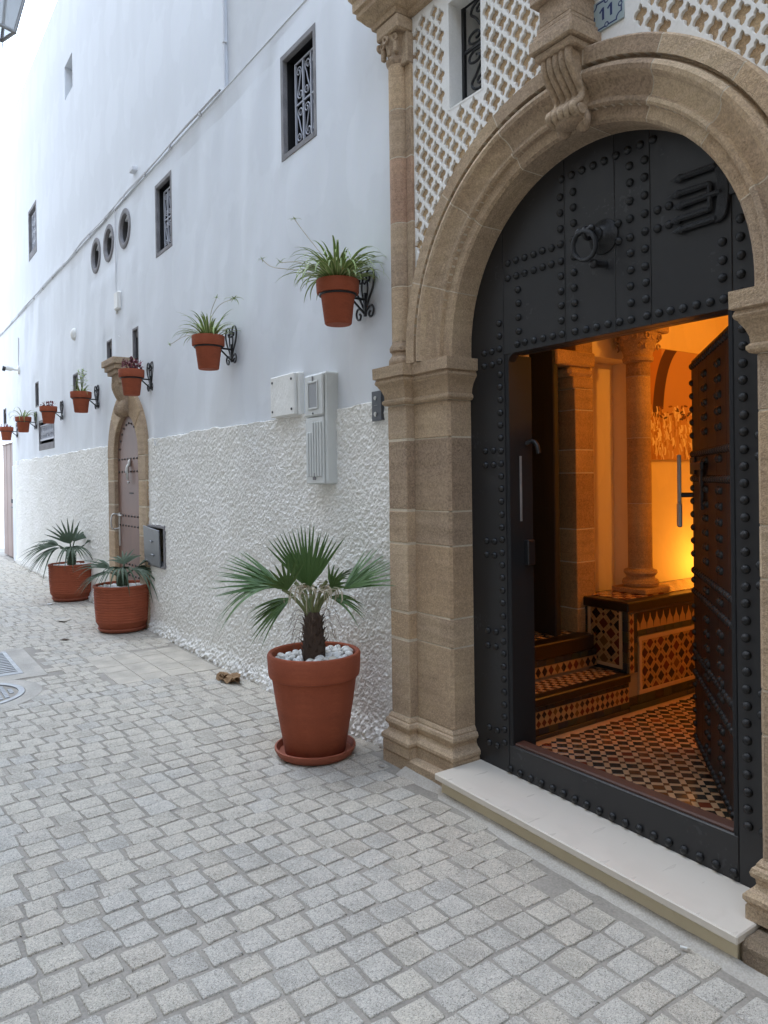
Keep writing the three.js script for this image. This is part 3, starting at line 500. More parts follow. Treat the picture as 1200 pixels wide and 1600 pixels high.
  const s = new THREE.Shape(); s.moveTo(x0, y0); s.lineTo(CX - R2 + .03, y0); s.lineTo(CX - R2 + .03, CY); s.absarc(CX, CY, R2 - .03, Math.PI, 0, true); s.lineTo(CX + R2 - .03, y0); s.lineTo(x1, y0); s.lineTo(x1, y1); s.lineTo(x0, y1); s.closePath();
  s.holes.push(new THREE.Path([[win[0], win[2]], [win[0], win[3]], [win[1], win[3]], [win[1], win[2]]].map((q) => new THREE.Vector2(...q))));
  const H = [[0, 1], [.26, .74], [.30, .50], [.62, .46], [.95, .22], [1, -.06], [.80, -.24], [.44, -.30], [.46, -.60], [.26, -.86], [0, -1]], dx = .0475, dy = .097;
  for (let i = 0; ; i++) {
    const hx = x0 + .052 + i * dx; if (hx > x1 - .03) break;
    for (let j = 0; j < 20; j++) {
      const hy = 2.12 + (j + (i % 2) * .5) * dy; if (hy > y1 - .05) continue;
      const d = Math.hypot(hx - CX, hy - CY); if (hy < CY ? Math.abs(hx - CX) < R2 + .03 : d < R2 + .012) continue;
      const inY = hy > win[2] - .048 && hy < win[3] + .05, gapX = inY ? Math.max(win[0] - hx, hx - win[1]) : 9; if (gapX < .022) continue;
      if (hx > -2.10 && hx < -1.68 && hy > 3.12 && hy < 3.42 || hx > -2.06 && hx < -1.86) continue;
      const w = Math.min(gapX - .009, .0312 * rr(.92, 1.0)), h = .0435 * rr(.94, 1.0), jx = rr(-.001, .001), jy = rr(-.0015, .0015);
      const q = [...H.map(([a, b]) => [a, b]), ...H.slice(1, -1).reverse().map(([a, b]) => [-a, b])].map(([a, b]) => new THREE.Vector2(hx + jx + a * w * rr(.94, 1.02), hy + jy + b * h * rr(.98, 1.01)));
      s.holes.push(new THREE.Path(q));
    }
  }
  part('lattice_panel', extrude(s, .018, .034, .0015), M.lattice, portal);
  { const b = new THREE.Shape(); b.moveTo(x0, y0); b.lineTo(CX - R2 + .05, y0); b.lineTo(CX - R2 + .05, CY); b.absarc(CX, CY, R2 - .05, Math.PI, 0, true); b.lineTo(CX + R2 - .05, y0); b.lineTo(x1, y0); b.lineTo(x1, y1); b.lineTo(x0, y1); b.closePath(); b.holes.push(new THREE.Path([[win[0], win[2]], [win[0], win[3]], [win[1], win[3]], [win[1], win[2]]].map((q) => new THREE.Vector2(...q)))); part('lattice_backing', extrude(b, -.02, .0185), M.ochre, portal); }
  const w = sub('window', portal), [wa, wb, wc, wd] = win, dp = .26;
  w.userData.label = 'deep window with black scroll grille in the lattice';
  part('reveal', [bx(wa - .006, wa + .004, wc - .004, wd, -dp, .036, .002), bx(wb - .004, wb + .006, wc - .004, wd, -dp, .036, .002), bx(wa + .004, wb - .004, wc - .006, wc + .004, -dp, .0355), bx(wa + .004, wb - .004, wd - .004, wd + .006, -dp, .0355)], M.lattice, w);
  part('pane', [bx(wa, wb, wc, wd, -dp - .01, -dp)], M.window, w);
  part('grille', [...scrollGrille(wa + .014, wb - .014, wc - .16, wd, -.055, 1, 3, .0085)].map((g) => g), M.iron, w);
  // masonry behind, closing the house
  part('wall', [bx(-3.22, -2.78, 0, 2.3, -.45, -.031), bx(-1.235, 1.6, 0, 2.3, -.45, -.031), bx(-3.22, x0, 2.3, 9, -.45, -.03), bx(x1, 1.6, 2.3, 9, -.45, -.03), bx(x0, x1, 4.0, 9, -.45, -.03), bx(x0, wa - .01, 2.3, 4.0, -.2, -.03), bx(wb + .01, x1, 3.2, 4, -.2, -.03)], M.plaster, portal);
  // plinth under the piers
  const pl = sub('plinth', portal);
  part('plinth_stone', [bx(-3.26, -2.735, -.08, .068, -.1, .127, .012)], M.stones[2], pl);
  part('plinth_stone', [bx(-1.262, -.55, -.16, .05, -.1, .165, .018)], M.stoneRough, pl);
}
{ // marble doorstep, follows the slope of the street
  const t = thing('marble_doorstep', 'pale veined marble doorstep slab on a yellowish stone riser', 'doorstep', [-2.70, 0, 0]); t.rotation.z = -.0245;
  part('tread', bx(-.035, 1.45, .072, .102, -.14, .192, .004), M.marble, t);
  part('riser', bx(-.02, 1.435, -.10, .0715, -.12, .163, .004), M.riser, t);
  const strip = part('cement_fillet', uvBox(grid(60, 6, (i, j) => { const x = lerp(-.35, 1.75, i / 60), k = j / 6, w = .03 + .07 * fbm(x * 4, 3, 3, 301); return [x, .012 * (1 - k) * (1 - k) + .003 * vn(x * 20, k * 5, 302) - .016 * k * k, .163 + k * w - (x < -.02 ? .035 : 0)]; })), M.concrete, t);
}
{ // enamel number plate
  const face = canvasTex(512, 400, (c, w, h) => {
    c.fillStyle = '#98a5a6'; c.fillRect(0, 0, w, h); c.strokeStyle = '#22305c'; c.lineWidth = 20; c.beginPath(); const e = 34, k = 74;
    c.moveTo(e + k, e); c.lineTo(w - e - k, e); c.arc(w - e, e, k, Math.PI, Math.PI / 2, true); c.lineTo(w - e, h - e - k); c.arc(w - e, h - e, k, -Math.PI / 2, Math.PI, true); c.lineTo(e + k, h - e); c.arc(e, h - e, k, 0, -Math.PI / 2, true); c.lineTo(e, e + k); c.arc(e, e, k, Math.PI / 2, 0, true); c.closePath(); c.stroke();
    for (const [x, y] of [[e, h / 2], [w - e, h / 2], [w / 2, h - e], [w / 2, e]]) { c.beginPath(); c.arc(x + (x < 60 ? 14 : x > w - 60 ? -14 : 0), y + (y > h - 60 ? -14 : y < 60 ? 14 : 0), 26, 0, Math.PI * 2); c.fillStyle = '#98a5a6'; c.fill(); c.lineWidth = 15; c.stroke(); }
    c.fillStyle = '#22305c'; c.font = 'bold 220px sans-serif'; c.textAlign = 'center'; c.textBaseline = 'middle'; c.fillText('11', w / 2, h / 2 - 4);
  });
  const t = thing('house_number_plate', 'pale enamel house number plate reading 11 with dark blue border', 'number plate', [-1.812, 3.268, .0345]);
  const g = bx(-.078, .078, -.06, .06, 0, .006, .002), uv = g.attributes.uv, p = g.attributes.position; for (let i = 0; i < p.count; i++) uv.setXY(i, (p.getX(i) + .078) / .156, 1 - (.06 - p.getY(i)) / .12);
  part('plate', g, mat({ map: face, roughness: .35 }), t);
}

// ------------------------------------------------------------------ studded door
const DZ = -.10, studGeo = uvBox(new THREE.SphereGeometry(.0172, 12, 5, 0, Math.PI * 2, 0, Math.PI / 2).rotateX(Math.PI / 2).scale(1, 1, .95));
const gate = thing('studded_door', 'tall black arched door covered in round iron studs', 'door');
{
  const arcY = (x) => CY + Math.sqrt(Math.max(0, .775 ** 2 - (x - CX) ** 2));
  const plank = (xa, xb, yb) => { const P = [[xa, yb], [xb, yb]], n = 10; for (let i = 0; i <= n; i++) { const x = lerp(xb, xa, i / n); P.push([x, arcY(x)]); } return extrude(shapeOf(P), DZ - .05, DZ + rr(-.001, .001), .0022); };
  const L = -2.505, R = -1.425, TOP = 2.078, BOT = .246;
  const seams = [-2.53, -2.153, -1.893, -1.729, -1.404];
  for (let i = 0; i < 4; i++) part('plank', plank(seams[i] + .001, seams[i + 1] - .001, TOP), M.paint, gate);
  part('stile', [extrude(shapeOf([[-2.782, .04], [-2.531, .04], [-2.531, arcY(-2.531)], [-2.65, arcY(-2.65)], [-2.72, arcY(-2.72)], [-2.782, CY]]), DZ - .05, DZ, .0022)], M.paint, gate);
  part('stile', [extrude(shapeOf([[-1.233, .0], [-1.403, .0], [-1.403, arcY(-1.403)], [-1.33, arcY(-1.33)], [-1.27, arcY(-1.27)], [-1.233, CY]]), DZ - .05, DZ, .0022)], M.paint, gate);
  part('jamb', [bx(-2.5295, L, .1, TOP, DZ - .16, DZ - .002, .004), bx(R, -1.4045, .05, TOP, DZ - .10, DZ - .002, .004)], M.jamb, gate);
  { const s = new THREE.Shape(); s.moveTo(L - .002, TOP + .001); s.lineTo(L - .002, TOP - .045); s.quadraticCurveTo(L + .004, TOP - .004, L + .045, TOP + .001); s.closePath(); part('corner_fillet', extrude(s, DZ - .05, DZ - .003), M.paint, gate); }
  part('head_rail', [bx(L, R, TOP + .0, TOP + .04, DZ - .10, DZ - .051, .003)], M.paint, gate);
  part('bottom_rail', [bx(-2.5305, -1.4035, .03, BOT - .012, DZ - .06, DZ - .001, .005)], M.paint, gate);
  part('threshold', [bx(L, R, .15, BOT, DZ - .075, DZ - .012, .006)], M.wornWood, gate);
  const stud = (x, y, z = DZ, par = gate) => { const o = part('stud', studGeo, M.stud, par); o.position.set(x + rr(-.0015, .0015), y + rr(-.0015, .0015), z); o.rotation.z = rr(0, 6); };
  const inArch = (x, y) => Math.hypot(x - CX, y - CY) < .70 || y < CY;
  for (const [x, ys] of [[-2.173, [2.706, 2.639, 2.571, 2.505, 2.43, 2.367, 2.302, 2.238, 2.173]], [-2.101, [2.708, 2.643, 2.574, 2.504, 2.433, 2.367, 2.302, 2.236, 2.173]], [-1.819, [2.716, 2.65, 2.58, 2.509, 2.436, 2.375, 2.308, 2.244, 2.179]], [-1.751, [2.717, 2.65, 2.58, 2.509, 2.442, 2.374, 2.308, 2.244, 2.18]], [-1.438, [2.318, 2.253, 2.189]], [-1.372, [2.38, 2.317, 2.254, 2.189, 2.125, 2.062]]]) for (const y of ys) stud(x, y);
  for (const y of [2.502, 2.431]) { for (const x of [-2.225, -2.279, -2.331, -2.387, -2.44, -2.495]) if (inArch(x, y)) stud(x, y); for (const x of [-1.874, -1.696, -1.648]) stud(x, y + .006); }
  for (const x of [-2.44, -2.39, -2.335, -2.28, -2.225, -2.17, -2.10, -2.043, -1.987, -1.93, -1.874, -1.818, -1.748, -1.695, -1.644, -1.592, -1.541, -1.488, -1.437]) stud(x, 2.115);
  for (let x = -2.165; x < -1.60; x += .0565) if (Math.hypot(x - CX, 2.78 - CY) < .735) stud(x, 2.781);
  for (const x of [-2.49, -2.43]) for (const y of [2.365, 2.302, 2.238, 2.173]) if (x > -2.45) stud(x, y);
  for (let y = 2.231; y > .2; y -= .0605) stud(-2.556, y);
  for (const y of [2.104, 2.041, 1.63, 1.56, 1.191, 1.124, .755, .682, .28, .207]) for (const x of [-2.608, -2.663]) stud(x, y);
  for (let y = 2.0; y > .26; y -= .0592) stud(-1.369, y);
  for (const y of [1.63, 1.56, 1.19, 1.12, .75, .68, .28]) stud(-1.315, y);
  for (let x = -2.52; x < -1.40; x += .0645) stud(x, lerp(.12, .098, (x + 2.52) / 1.1));
  // ring knocker
  const k = sub('ring_knocker', gate), kx = -1.945, ky = 2.474;
  part('boss', lathe([[.072, 0], [.070, .008], [.055, .016], [.045, .035], [.03, .045], [.028, .055], [.0, .06]], 24).rotateX(Math.PI / 2).translate(kx, ky, DZ), M.stud, k);
  part('loop', [uvBox(new THREE.TorusGeometry(.022, .009, 8, 16).rotateY(Math.PI / 2).translate(kx - .03, ky + .01, DZ + .07)), rod([kx - .06, ky + .02, DZ + .08], [kx + .0, ky + .02, DZ + .08], .011), uvBox(new THREE.SphereGeometry(.016, 10, 8).translate(kx - .062, ky + .02, DZ + .08)), uvBox(new THREE.SphereGeometry(.016, 10, 8).translate(kx + .002, ky + .02, DZ + .08))], M.iron, k);
  part('ring', uvBox(new THREE.TorusGeometry(.056, .0095, 9, 36).rotateX(.22).translate(kx - .032, ky - .042, DZ + .085)), M.ironRough, k);
  part('striker', [rod([kx + .005, ky - .115, DZ], [kx - .012, ky - .115, DZ + .05], .014, 10), uvBox(new THREE.SphereGeometry(.019, 12, 8).translate(kx - .013, ky - .115, DZ + .052))], M.iron, k);
  // iron hand-shaped hinge plate
  const h = sub('hand_hinge', gate), z0 = DZ, hb = (a, b, w, t) => { const d = [b[0] - a[0], b[1] - a[1]], l = Math.hypot(...d), g = bx(0, l, -w / 2, w / 2, 0, t, t * .35); g.rotateZ(Math.atan2(d[1], d[0])); return g.translate(a[0], a[1], z0 + .004); };
  const palm = new THREE.Shape(); palm.moveTo(-1.462, 2.602); palm.quadraticCurveTo(-1.425, 2.602, -1.415, 2.56); palm.quadraticCurveTo(-1.395, 2.49, -1.418, 2.41); palm.quadraticCurveTo(-1.43, 2.385, -1.46, 2.388); palm.lineTo(-1.458, 2.43); palm.quadraticCurveTo(-1.44, 2.49, -1.455, 2.56); palm.closePath();
  part('palm_plate', [extrude(palm, z0 + .002, z0 + .016, .003)], M.ironRough, h);
  for (const [a, b] of [[[-1.45, 2.588], [-1.60, 2.59]], [[-1.472, 2.532], [-1.612, 2.535]], [[-1.43, 2.492], [-1.597, 2.488]], [[-1.472, 2.442], [-1.612, 2.44]], [[-1.45, 2.402], [-1.60, 2.40]]]) { const tip = new THREE.ConeGeometry(.014, .04, 6).rotateZ(Math.PI / 2).scale(1, 1, .6).translate(b[0] - .016, b[1], z0 + .012); part('finger', [hb(a, b, .02, .018), uvBox(tip), uvBox(new THREE.SphereGeometry(.015, 8, 6).scale(1.2, 1, .8).translate(b[0] + .008, b[1], z0 + .012))], M.ironRough, h); }
  part('bridge', [hb([-1.478, 2.54], [-1.478, 2.434], .018, .016)], M.ironRough, h);
  part('strap', [hb([-1.43, 2.493], [-1.30, 2.493], .045, .008)], M.paint, h);
  // small fittings on the lock side
  part('strike_plate', [bx(L + .0005, L + .003, 1.29, 1.60, DZ - .082, DZ - .068, .0008)], M.galv, gate);
  part('latch_hook', [tube([[L + .004, 1.66, DZ - .11], [L + .035, 1.67, DZ - .12], [L + .065, 1.65, DZ - .12], [L + .075, 1.61, DZ - .12]], .011, 14, 7)], M.iron, gate);
  part('lock_case', [bx(L + .0005, L + .03, 1.08, 1.2, DZ - .14, DZ - .09, .004)], M.iron, gate);
}
{ // wicket leaf standing open inward; its pivot is the hinge
  const W = 1.06, t = thing('wicket_leaf', 'open studded wicket leaf swung inward, dark brown wood with rows of studs', 'door leaf', [-1.432, 0, DZ - .075]); t.rotation.y = -49.5 * Math.PI / 180;
  const y0 = .17, y1 = 2.062;
  const bw = W / 5; for (let i = 0; i < 5; i++) part('plank', bx(-W + i * bw + .0008, -W + (i + 1) * bw - .0008, y0, y1, -.045, 0, .002), M.leafWood, t);
  part('edge_board', [bx(.0, .028, y0, y1, -.05, .012, .004)], M.paint, t);
  const stud = (x, y) => { const o = part('stud', studGeo, M.stud, t); o.position.set(x + rr(-.0015, .0015), y, 0); };
  for (let x = -W + .03; x < -.03; x += .052) for (const y of [2.03, 1.60, 1.48, 1.03, .93, .63, .53, .21]) stud(x, y);
  for (let y = 1.95; y > .25; y -= .0645) if (![1.60, 1.48, 1.03, .93, .63, .53].some((k) => Math.abs(k - y) < .028)) for (const x of [-W + .03, -W + .36, -W + .415, -W + .68, -W + .735, -.035]) stud(x, y);
  const h = sub('pull_handle', t);
  part('grip', [bx(-1.062, -1.032, 1.28, 1.60, .055, .072, .004), bx(-1.070, -1.024, 1.24, 1.36, .053, .075, .006)], M.metal, h);
  part('stem', [rod([-1.035, 1.4, 0], [-1.045, 1.4, .06], .012, 8)], M.iron, h);
  const b = sub('drop_latch', t);
  part('plate', [bx(-.74, -.70, 1.34, 1.56, .004, .02, .003)], M.iron, b);
  part('bolt', [bx(-.90, -.60, 1.52, 1.555, .02, .035, .003)], M.iron, b);
  part('corner_plate', [bx(-1.06, -.93, 1.50, 1.585, .003, .012, .003)], M.iron, b);
}
// ------------------------------------------------------------------ entrance hall behind the door
const FY = .14, BX = -2.67, BZ = -1.19, BT = .776, WX = -3.0;
{
  // ornamental mosaic drawn flat on the glaze
  const cream = '#a8865a', dk = ['#1d1411', '#3a1410', '#5a2410', '#2a1a12', '#6a4a1c'];
  const pick = (i, j) => dk[Math.floor(hash(i, j, 77) * dk.length)];
  const star = canvasTex(640, 640, (c, w) => { c.fillStyle = cream; c.fillRect(0, 0, w, w); const n = 8, s = w / n; for (let i = 0; i <= n; i++) for (let j = 0; j <= n; j++) { c.fillStyle = pick(i % n, j % n); c.save(); c.translate(i * s, j * s); c.rotate(Math.PI / 4); const k = (i + j) % 2 ? .17 : .44; c.fillRect(-s * k / 1, -s * k, s * 2 * k, s * 2 * k); c.restore(); } c.strokeStyle = 'rgba(90,70,45,.8)'; c.lineWidth = 2; for (let i = -n; i <= 2 * n; i++) { c.beginPath(); c.moveTo(i * s, 0); c.lineTo(i * s + w, w); c.moveTo(i * s, 0); c.lineTo(i * s - w, w); c.stroke(); } });
  const diamonds = (rows) => canvasTex(512, 64 * rows, (c, w, h) => { c.fillStyle = cream; c.fillRect(0, 0, w, h); const n = 8, s = w / n, v = h / rows; for (let i = 0; i < n; i++) for (let j = 0; j < rows; j++) { c.fillStyle = pick(i, j + 9); c.beginPath(); const x = (i + .5) * s, y = (j + .5) * v; c.moveTo(x, y - v * .48); c.lineTo(x + s * .42, y); c.lineTo(x, y + v * .48); c.lineTo(x - s * .42, y); c.fill(); } });
  const merlon = canvasTex(512, 192, (c, w, h) => { c.fillStyle = '#1b1210'; c.fillRect(0, 0, w, h); const n = 4, s = w / n; for (let i = 0; i < n; i++) { const x = i * s; c.fillStyle = i % 2 ? '#2f120c' : '#15100f'; c.fillRect(x, 0, s, h); c.fillStyle = cream; c.beginPath(); c.moveTo(x, h); c.lineTo(x + s * .08, h * .62); c.quadraticCurveTo(x + s * .42, h * .38, x + s * .42, h * .2); c.lineTo(x + s * .5, h * .04); c.lineTo(x + s * .58, h * .2); c.quadraticCurveTo(x + s * .58, h * .38, x + s * .92, h * .62); c.lineTo(x + s, h); c.fill(); } });
  const glaze = (t, rx, ry) => mat({ map: rep(t, rx, ry), roughness: .22, c: [.85, .8, .75] });
  const mStar = glaze(star, .42, .42), mBand2 = glaze(diamonds(2), .34, .085), mBand1 = glaze(diamonds(1), .42, .06), mMer = glaze(merlon, .26, .1);
  const band = [[.02, .025, .03], [.03, .035, .02], [.05, .04, .02], [.018, .02, .028], [.03, .02, .015]].map((c) => mat({ c, roughness: .25 }));
  const tilesZ = (x, y0, y1, z0, z1, w, par) => { const n = Math.max(1, Math.round((z1 - z0) / w)); for (let i = 0; i < n; i++) part('border_tile', bx(x - .02, x + .004 + rr(0, .0015), y0 + .001, y1 - .001, lerp(z0, z1, i / n) + .001, lerp(z0, z1, (i + 1) / n) - .001, .0012), band[Math.floor(rnd() * 5)], par); };
  const panelZ = (name, x, y0, y1, z0, z1, m, par) => { const g = bx(x - .01, x + .0045, y0, y1, z0, z1), uv = g.attributes.uv, p = g.attributes.position; for (let i = 0; i < p.count; i++) uv.setXY(i, p.getZ(i) - z0, p.getY(i) - y0); return part(name, g, m, par); };
  // floor: bedding, then glazed tiles laid on the diagonal
  const floor = struct('hall_floor', bx(BX - .05, -.85, -.2, FY - .004, -3.2, -.18), M.grout);
  const pitch = .0765, a = .0505, b = pitch - a, gap = .0013, dir = Math.PI * .25, list = [];
  for (let i = -40; i < 40; i++) for (let j = -40; j < 40; j++) for (const [u, v, w, h, kind] of [[0, 0, a, a, 0], [a, 0, b, a, 1], [0, a, a, b, 2], [a, a, b, b, 3]]) {
    const cu = i * pitch + u + w / 2, cv = j * pitch + v + h / 2, x = -1.95 + (cu - cv) * Math.SQRT1_2, z = -.9 + (cu + cv) * Math.SQRT1_2;
    if (x < BX + .06 || x > -.95 || z > -.19 || z < -3.1) continue;
    const q = V3(x, FY, z).project(camera), seen = Math.abs(q.x) < 1 && Math.abs(q.y) < 1 && x < -1.0 && x + .9 * z < -.6 - 1.0 * 0 + .0 && z > -2.2;
    list.push({ x, z, w: w - gap, h: h - gap, kind, d: Math.hypot(x, z - EYE.z) + (seen ? 0 : 50) });
  }
  list.sort((p, q) => p.d - q.d);
  const base = {}; const rest = new Map(); let n = 0;
  for (const q of list) {
    const m = q.kind === 0 ? M.tileDark[rnd() < .62 ? [0, 1, 4][Math.floor(rnd() * 3)] : 2 + Math.floor(rnd() * 2)] : q.kind === 3 ? M.tileDark[rnd() < .5 ? 0 : 3] : M.tileCream[rnd() < .75 ? 0 : 1];
    const key = q.w.toFixed(4) + q.h.toFixed(4); const g = base[key] ??= bx(-q.w / 2, q.w / 2, -.006, 0, -q.h / 2, q.h / 2, .0012);
    const o = new THREE.Object3D(); o.position.set(q.x, FY + rr(-.0004, .0004), q.z); o.rotation.set(rr(-.006, .006), -dir, rr(-.006, .006)); o.updateMatrix();
    if (q.d < 50 && q.kind !== 3 && n < 300) { n++; const t = part('floor_tile', g, m, floor); t.position.copy(o.position); t.quaternion.copy(o.quaternion); }
    else { if (!rest.has(m)) rest.set(m, []); rest.get(m).push(g.clone().applyMatrix4(o.matrix)); }
  }
  for (const [m, gs] of rest) part('floor_tile', gs, m, floor).userData.kind = 'stuff';
  part('border_strip', bx(BX + .012, BX + .055, FY - .006, FY, -3.1, -.19, .0015), M.tileCream[0], floor);
  // walls and ceiling of the hall
  struct('hall_ceiling', bx(-4.6, -.6, 2.95, 3.1, -3.3, -.2), M.hallWall);
  struct('hall_wall', [bx(-3.3, -.7, 0, 2.95, -3.3, -3.1), bx(-.9, -.7, 0, 2.95, -3.1, -.2), bx(-1.24, -.9, 0, 2.95, -.29, -.16), bx(-3.3, -2.78, 2.1, 2.95, -.29, -.16), bx(-2.78, -1.24, 2.85, 2.95, -.29, -.2)], M.hallWall);
  struct('hall_side_wall', [bx(WX - .3, WX - .04, .1, 2.95, -3.1, -2.0), bx(WX - .3, WX - .16, .1, 2.95, -1.72, -1.28), bx(WX - .3, WX - .04, .1, 2.95, -2.0, -1.72), bx(WX - .3, WX + .01, 2.24, 2.95, -1.75, -1.20), bx(WX - .16, WX + .02, .7, 2.95, -1.29, -1.272, .0)], M.hallWall);
  // upper landing beyond the inner doorway: closed, unlit
  struct('landing', [bx(-4.6, -4.5, 0, 2.95, -2.2, -.2), bx(-4.5, -3.3, 0, 2.95, -2.3, -2.2), bx(-4.5, -2.56, 0, 2.95, -.30, -.165)], M.hallWall);
  const lf = struct('landing_floor', bx(-4.5, -2.93, .3, .556, -2.2, -.3), M.grout);
  { const gs = [[], []]; for (let i = 0; i < 34; i++) for (let j = 0; j < 26; j++) { const x = -2.99 - (i + .5) * .045, z = -.32 - (j + .5) * .036; gs[(i + j) % 2].push(bx(x - .0218, x + .0218, .55, .5602, z - .0173, z + .0173)); } part('floor_tile', gs[0], M.tileCream[0], lf).userData.kind = 'stuff'; part('floor_tile', gs[1], M.tileDark[0], lf).userData.kind = 'stuff'; }
  // stone jamb with moulded impost
  const jb = thing('stone_jamb', 'stone jamb of squared blocks with a moulded impost beside the dark inner door', 'stone jamb', [-2.97, 0, 0]);
  const J = [.50, .70, .98, 1.18, 1.52, 1.66, 1.90, 2.03]; const mats = [M.hallStone[0], M.hallStone[1], M.hallStone[2], M.hallStone[1]];
  for (let k = 0; k < 7; k++) part('stone_block', bx(-.27, 0, J[k] + .002, J[k + 1] - .002, -1.285, -1.118, .004), mats[k % 4], jb);
  part('mortar_bed', bx(-.268, -.0025, .5, 2.03, -1.283, -1.1205), M.stoneJoint, jb);
  part('impost', [bx(-.272, .004, 2.03, 2.10, -1.285, -1.10, .006), bx(-.276, .012, 2.10, 2.16, -1.285, -1.06, .02), bx(-.28, .02, 2.16, 2.25, -1.285, -.94, .008)], M.hallStone[2], jb);
  part('arch_stone', [bx(-.27, 0, 2.25, 2.7, -1.285, -1.13, .004)], M.hallStone[0], jb);
  // black inner door, ajar
  const dd = thing('inner_door', 'plain black inner door standing open at the top of the tiled steps', 'door', [-2.965, .565, -.925]);
  part('leaf', bx(-.85, 0, 0, 1.95, -.04, 0, .004), M.dark, dd); part('stile', [bx(-.07, 0.001, 0, 1.95, .0005, .008, .003)], M.dark, dd);
  // two tiled steps with wooden nosings
  const st = thing('tiled_steps', 'two mosaic tiled steps with dark wooden nosings inside the doorway', 'steps');
  const S1 = .362, S2 = .565, X2 = -2.88;
  part('core', [bx(X2 - .05, BX - .006, FY - .02, S1 - .01, BZ + .001, -.3), bx(-3.0, X2 - .006, FY - .02, S2 - .012, BZ + .08, -.3)], M.grout, st);
  panelZ('mosaic_band', BX, .20, .285, BZ, -.3, mBand2, st); tilesZ(BX, .285, .315, BZ, -.3, .07, st); tilesZ(BX, FY + .025, .20, BZ, -.3, .075, st); tilesZ(BX + .006, FY, FY + .024, BZ, -.3, .3, st);
  part('nosing', bx(BX - .05, BX + .022, .315, S1, BZ, -.3, .006), M.nosing, st);
  { const gs = [[], []]; for (let i = 0; i < 4; i++) for (let j = 0; j < 30; j++) { const x = lerp(BX - .055, X2 + .01, (i + .5) / 4), z = lerp(-.31, BZ + .01, (j + .5) / 30); gs[(i + j) % 2].push(bx(x - .019, x + .019, S1 - .012, S1 - .0015, z - .0138, z + .0138)); } part('tread_tile', gs[0], M.tileCream[1], st).userData.kind = 'stuff'; part('tread_tile', gs[1], M.tileDark[3], st).userData.kind = 'stuff'; }
  panelZ('mosaic_band', X2, S1 + .015, S1 + .075, BZ + .02, -.3, mBand1, st); tilesZ(X2, S1 + .076, S1 + .115, BZ + .02, -.3, .07, st);
  part('nosing', bx(X2 - .09, X2 + .022, S1 + .117, S2, BZ + .06, -.3, .006), M.nosing, st);
  // tiled bench with mosaic panels
  const be = thing('tiled_bench', 'bench clad in mosaic tile panels with a dark edge, carrying the stone column', 'bench');
  part('core', bx(WX - .04, BX - .006, FY - .03, BT - .055, -3.1, BZ - .006), M.grout, be);
  part('top', bx(WX - .04, BX + .02, BT - .06, BT - .004, -3.1, BZ + .02, .006), M.nosing, be);
  { const gs = [[], []]; for (let i = 0; i < 6; i++) for (let j = 0; j < 32; j++) { const x = lerp(WX, BX - .06, (i + .5) / 6), z = lerp(BZ - .06, -3.0, (j + .5) / 32); gs[(i + j) % 2].push(bx(x - .022, x + .022, BT - .01, BT, z - .026, z + .026)); } part('top_tile', gs[0], M.tileCream[0], be).userData.kind = 'stuff'; part('top_tile', gs[1], M.tileDark[2], be).userData.kind = 'stuff'; }
  panelZ('merlon_band', BX, .60, .70, -2.6, BZ - .085, mMer, be);
  tilesZ(BX, .565, .60, -2.6, BZ - .085, .09, be);
  part('panel_border', [bx(BX - .01, BX + .006, .535, .56, -2.6, BZ - .095, .001), bx(BX - .01, BX + .006, .225, .25, -2.6, BZ - .095, .001), bx(BX - .01, BX + .006, .25, .535, BZ - .125, BZ - .10, .001)], M.tileCream[1], be);
  panelZ('star_panel', BX, .25, .535, -2.6, BZ - .125, mStar, be);
  tilesZ(BX, .175, .222, -2.6, BZ, .085, be); tilesZ(BX + .006, FY, .173, -2.6, BZ, .3, be);
  { const g = bx(BX - .01, BX + .0045, .36, .70, BZ - .052, BZ - .012), uv = g.attributes.uv, p = g.attributes.position; for (let i = 0; i < p.count; i++) uv.setXY(i, p.getY(i), p.getZ(i) * 1.5); part('corner_band', g, mBand1, be); }
  for (let k = 0; k < 6; k++) part('border_tile', bx(BX - .02, BX + .004, .36 + k * .057, .36 + (k + 1) * .057 - .002, BZ - .085, BZ - .054, .001), band[k % 5], be);
  { const z = BZ, g = bx(-2.93, -2.725, .40, .715, z - .01, z + .005); const uv = g.attributes.uv, p = g.attributes.position; for (let i = 0; i < p.count; i++) uv.setXY(i, p.getX(i), p.getY(i)); part('star_panel', g, mStar, be); part('panel_border', [bx(-2.95, -2.93, .38, .735, z - .01, z + .007, .001), bx(-2.725, -2.705, .38, .735, z - .01, z + .007, .001), bx(-2.93, -2.725, .715, .735, z - .01, z + .0065, .001), bx(-2.93, -2.725, .38, .40, z - .01, z + .0065, .001)], M.tileCream[1], be);
    for (let k = 0; k < 6; k++) for (const [xa, xb] of [[-2.985, -2.952], [-2.703, -2.672]]) part('border_tile', bx(xa, xb, .36 + k * .06, .36 + (k + 1) * .06 - .002, z - .01, z + .003, .001), band[(k * 2) % 5], be); part('border_tile', bx(-2.95, -2.705, .36, .379, z - .01, z + .003, .001), band[0], be); }
  // stone column on the bench
  const co = thing('stone_column', 'round stone column with carved capital standing on the tiled bench', 'column', [-2.857, BT, -1.575]);
  part('plinth', bx(-.125, .125, .001, .035, -.125, .125, .006), M.hallStone[0], co);
  part('base', lathe([[.07, .034], [.105, .04], [.112, .06], [.104, .078], [.088, .085], [.084, .10], [.092, .108], [.102, .122], [.098, .136], [.078, .142], [.074, .15]], 30), M.hallStone[2], co);
  const D = [.15, .55, .955, 1.335, 1.425]; for (let k = 0; k < 4; k++) part('drum', lathe([[.068, D[k] + .0015], [.073, D[k] + .002], [.072, D[k + 1] - .002], [.068, D[k + 1] - .0015]], 30), mats[k], co);
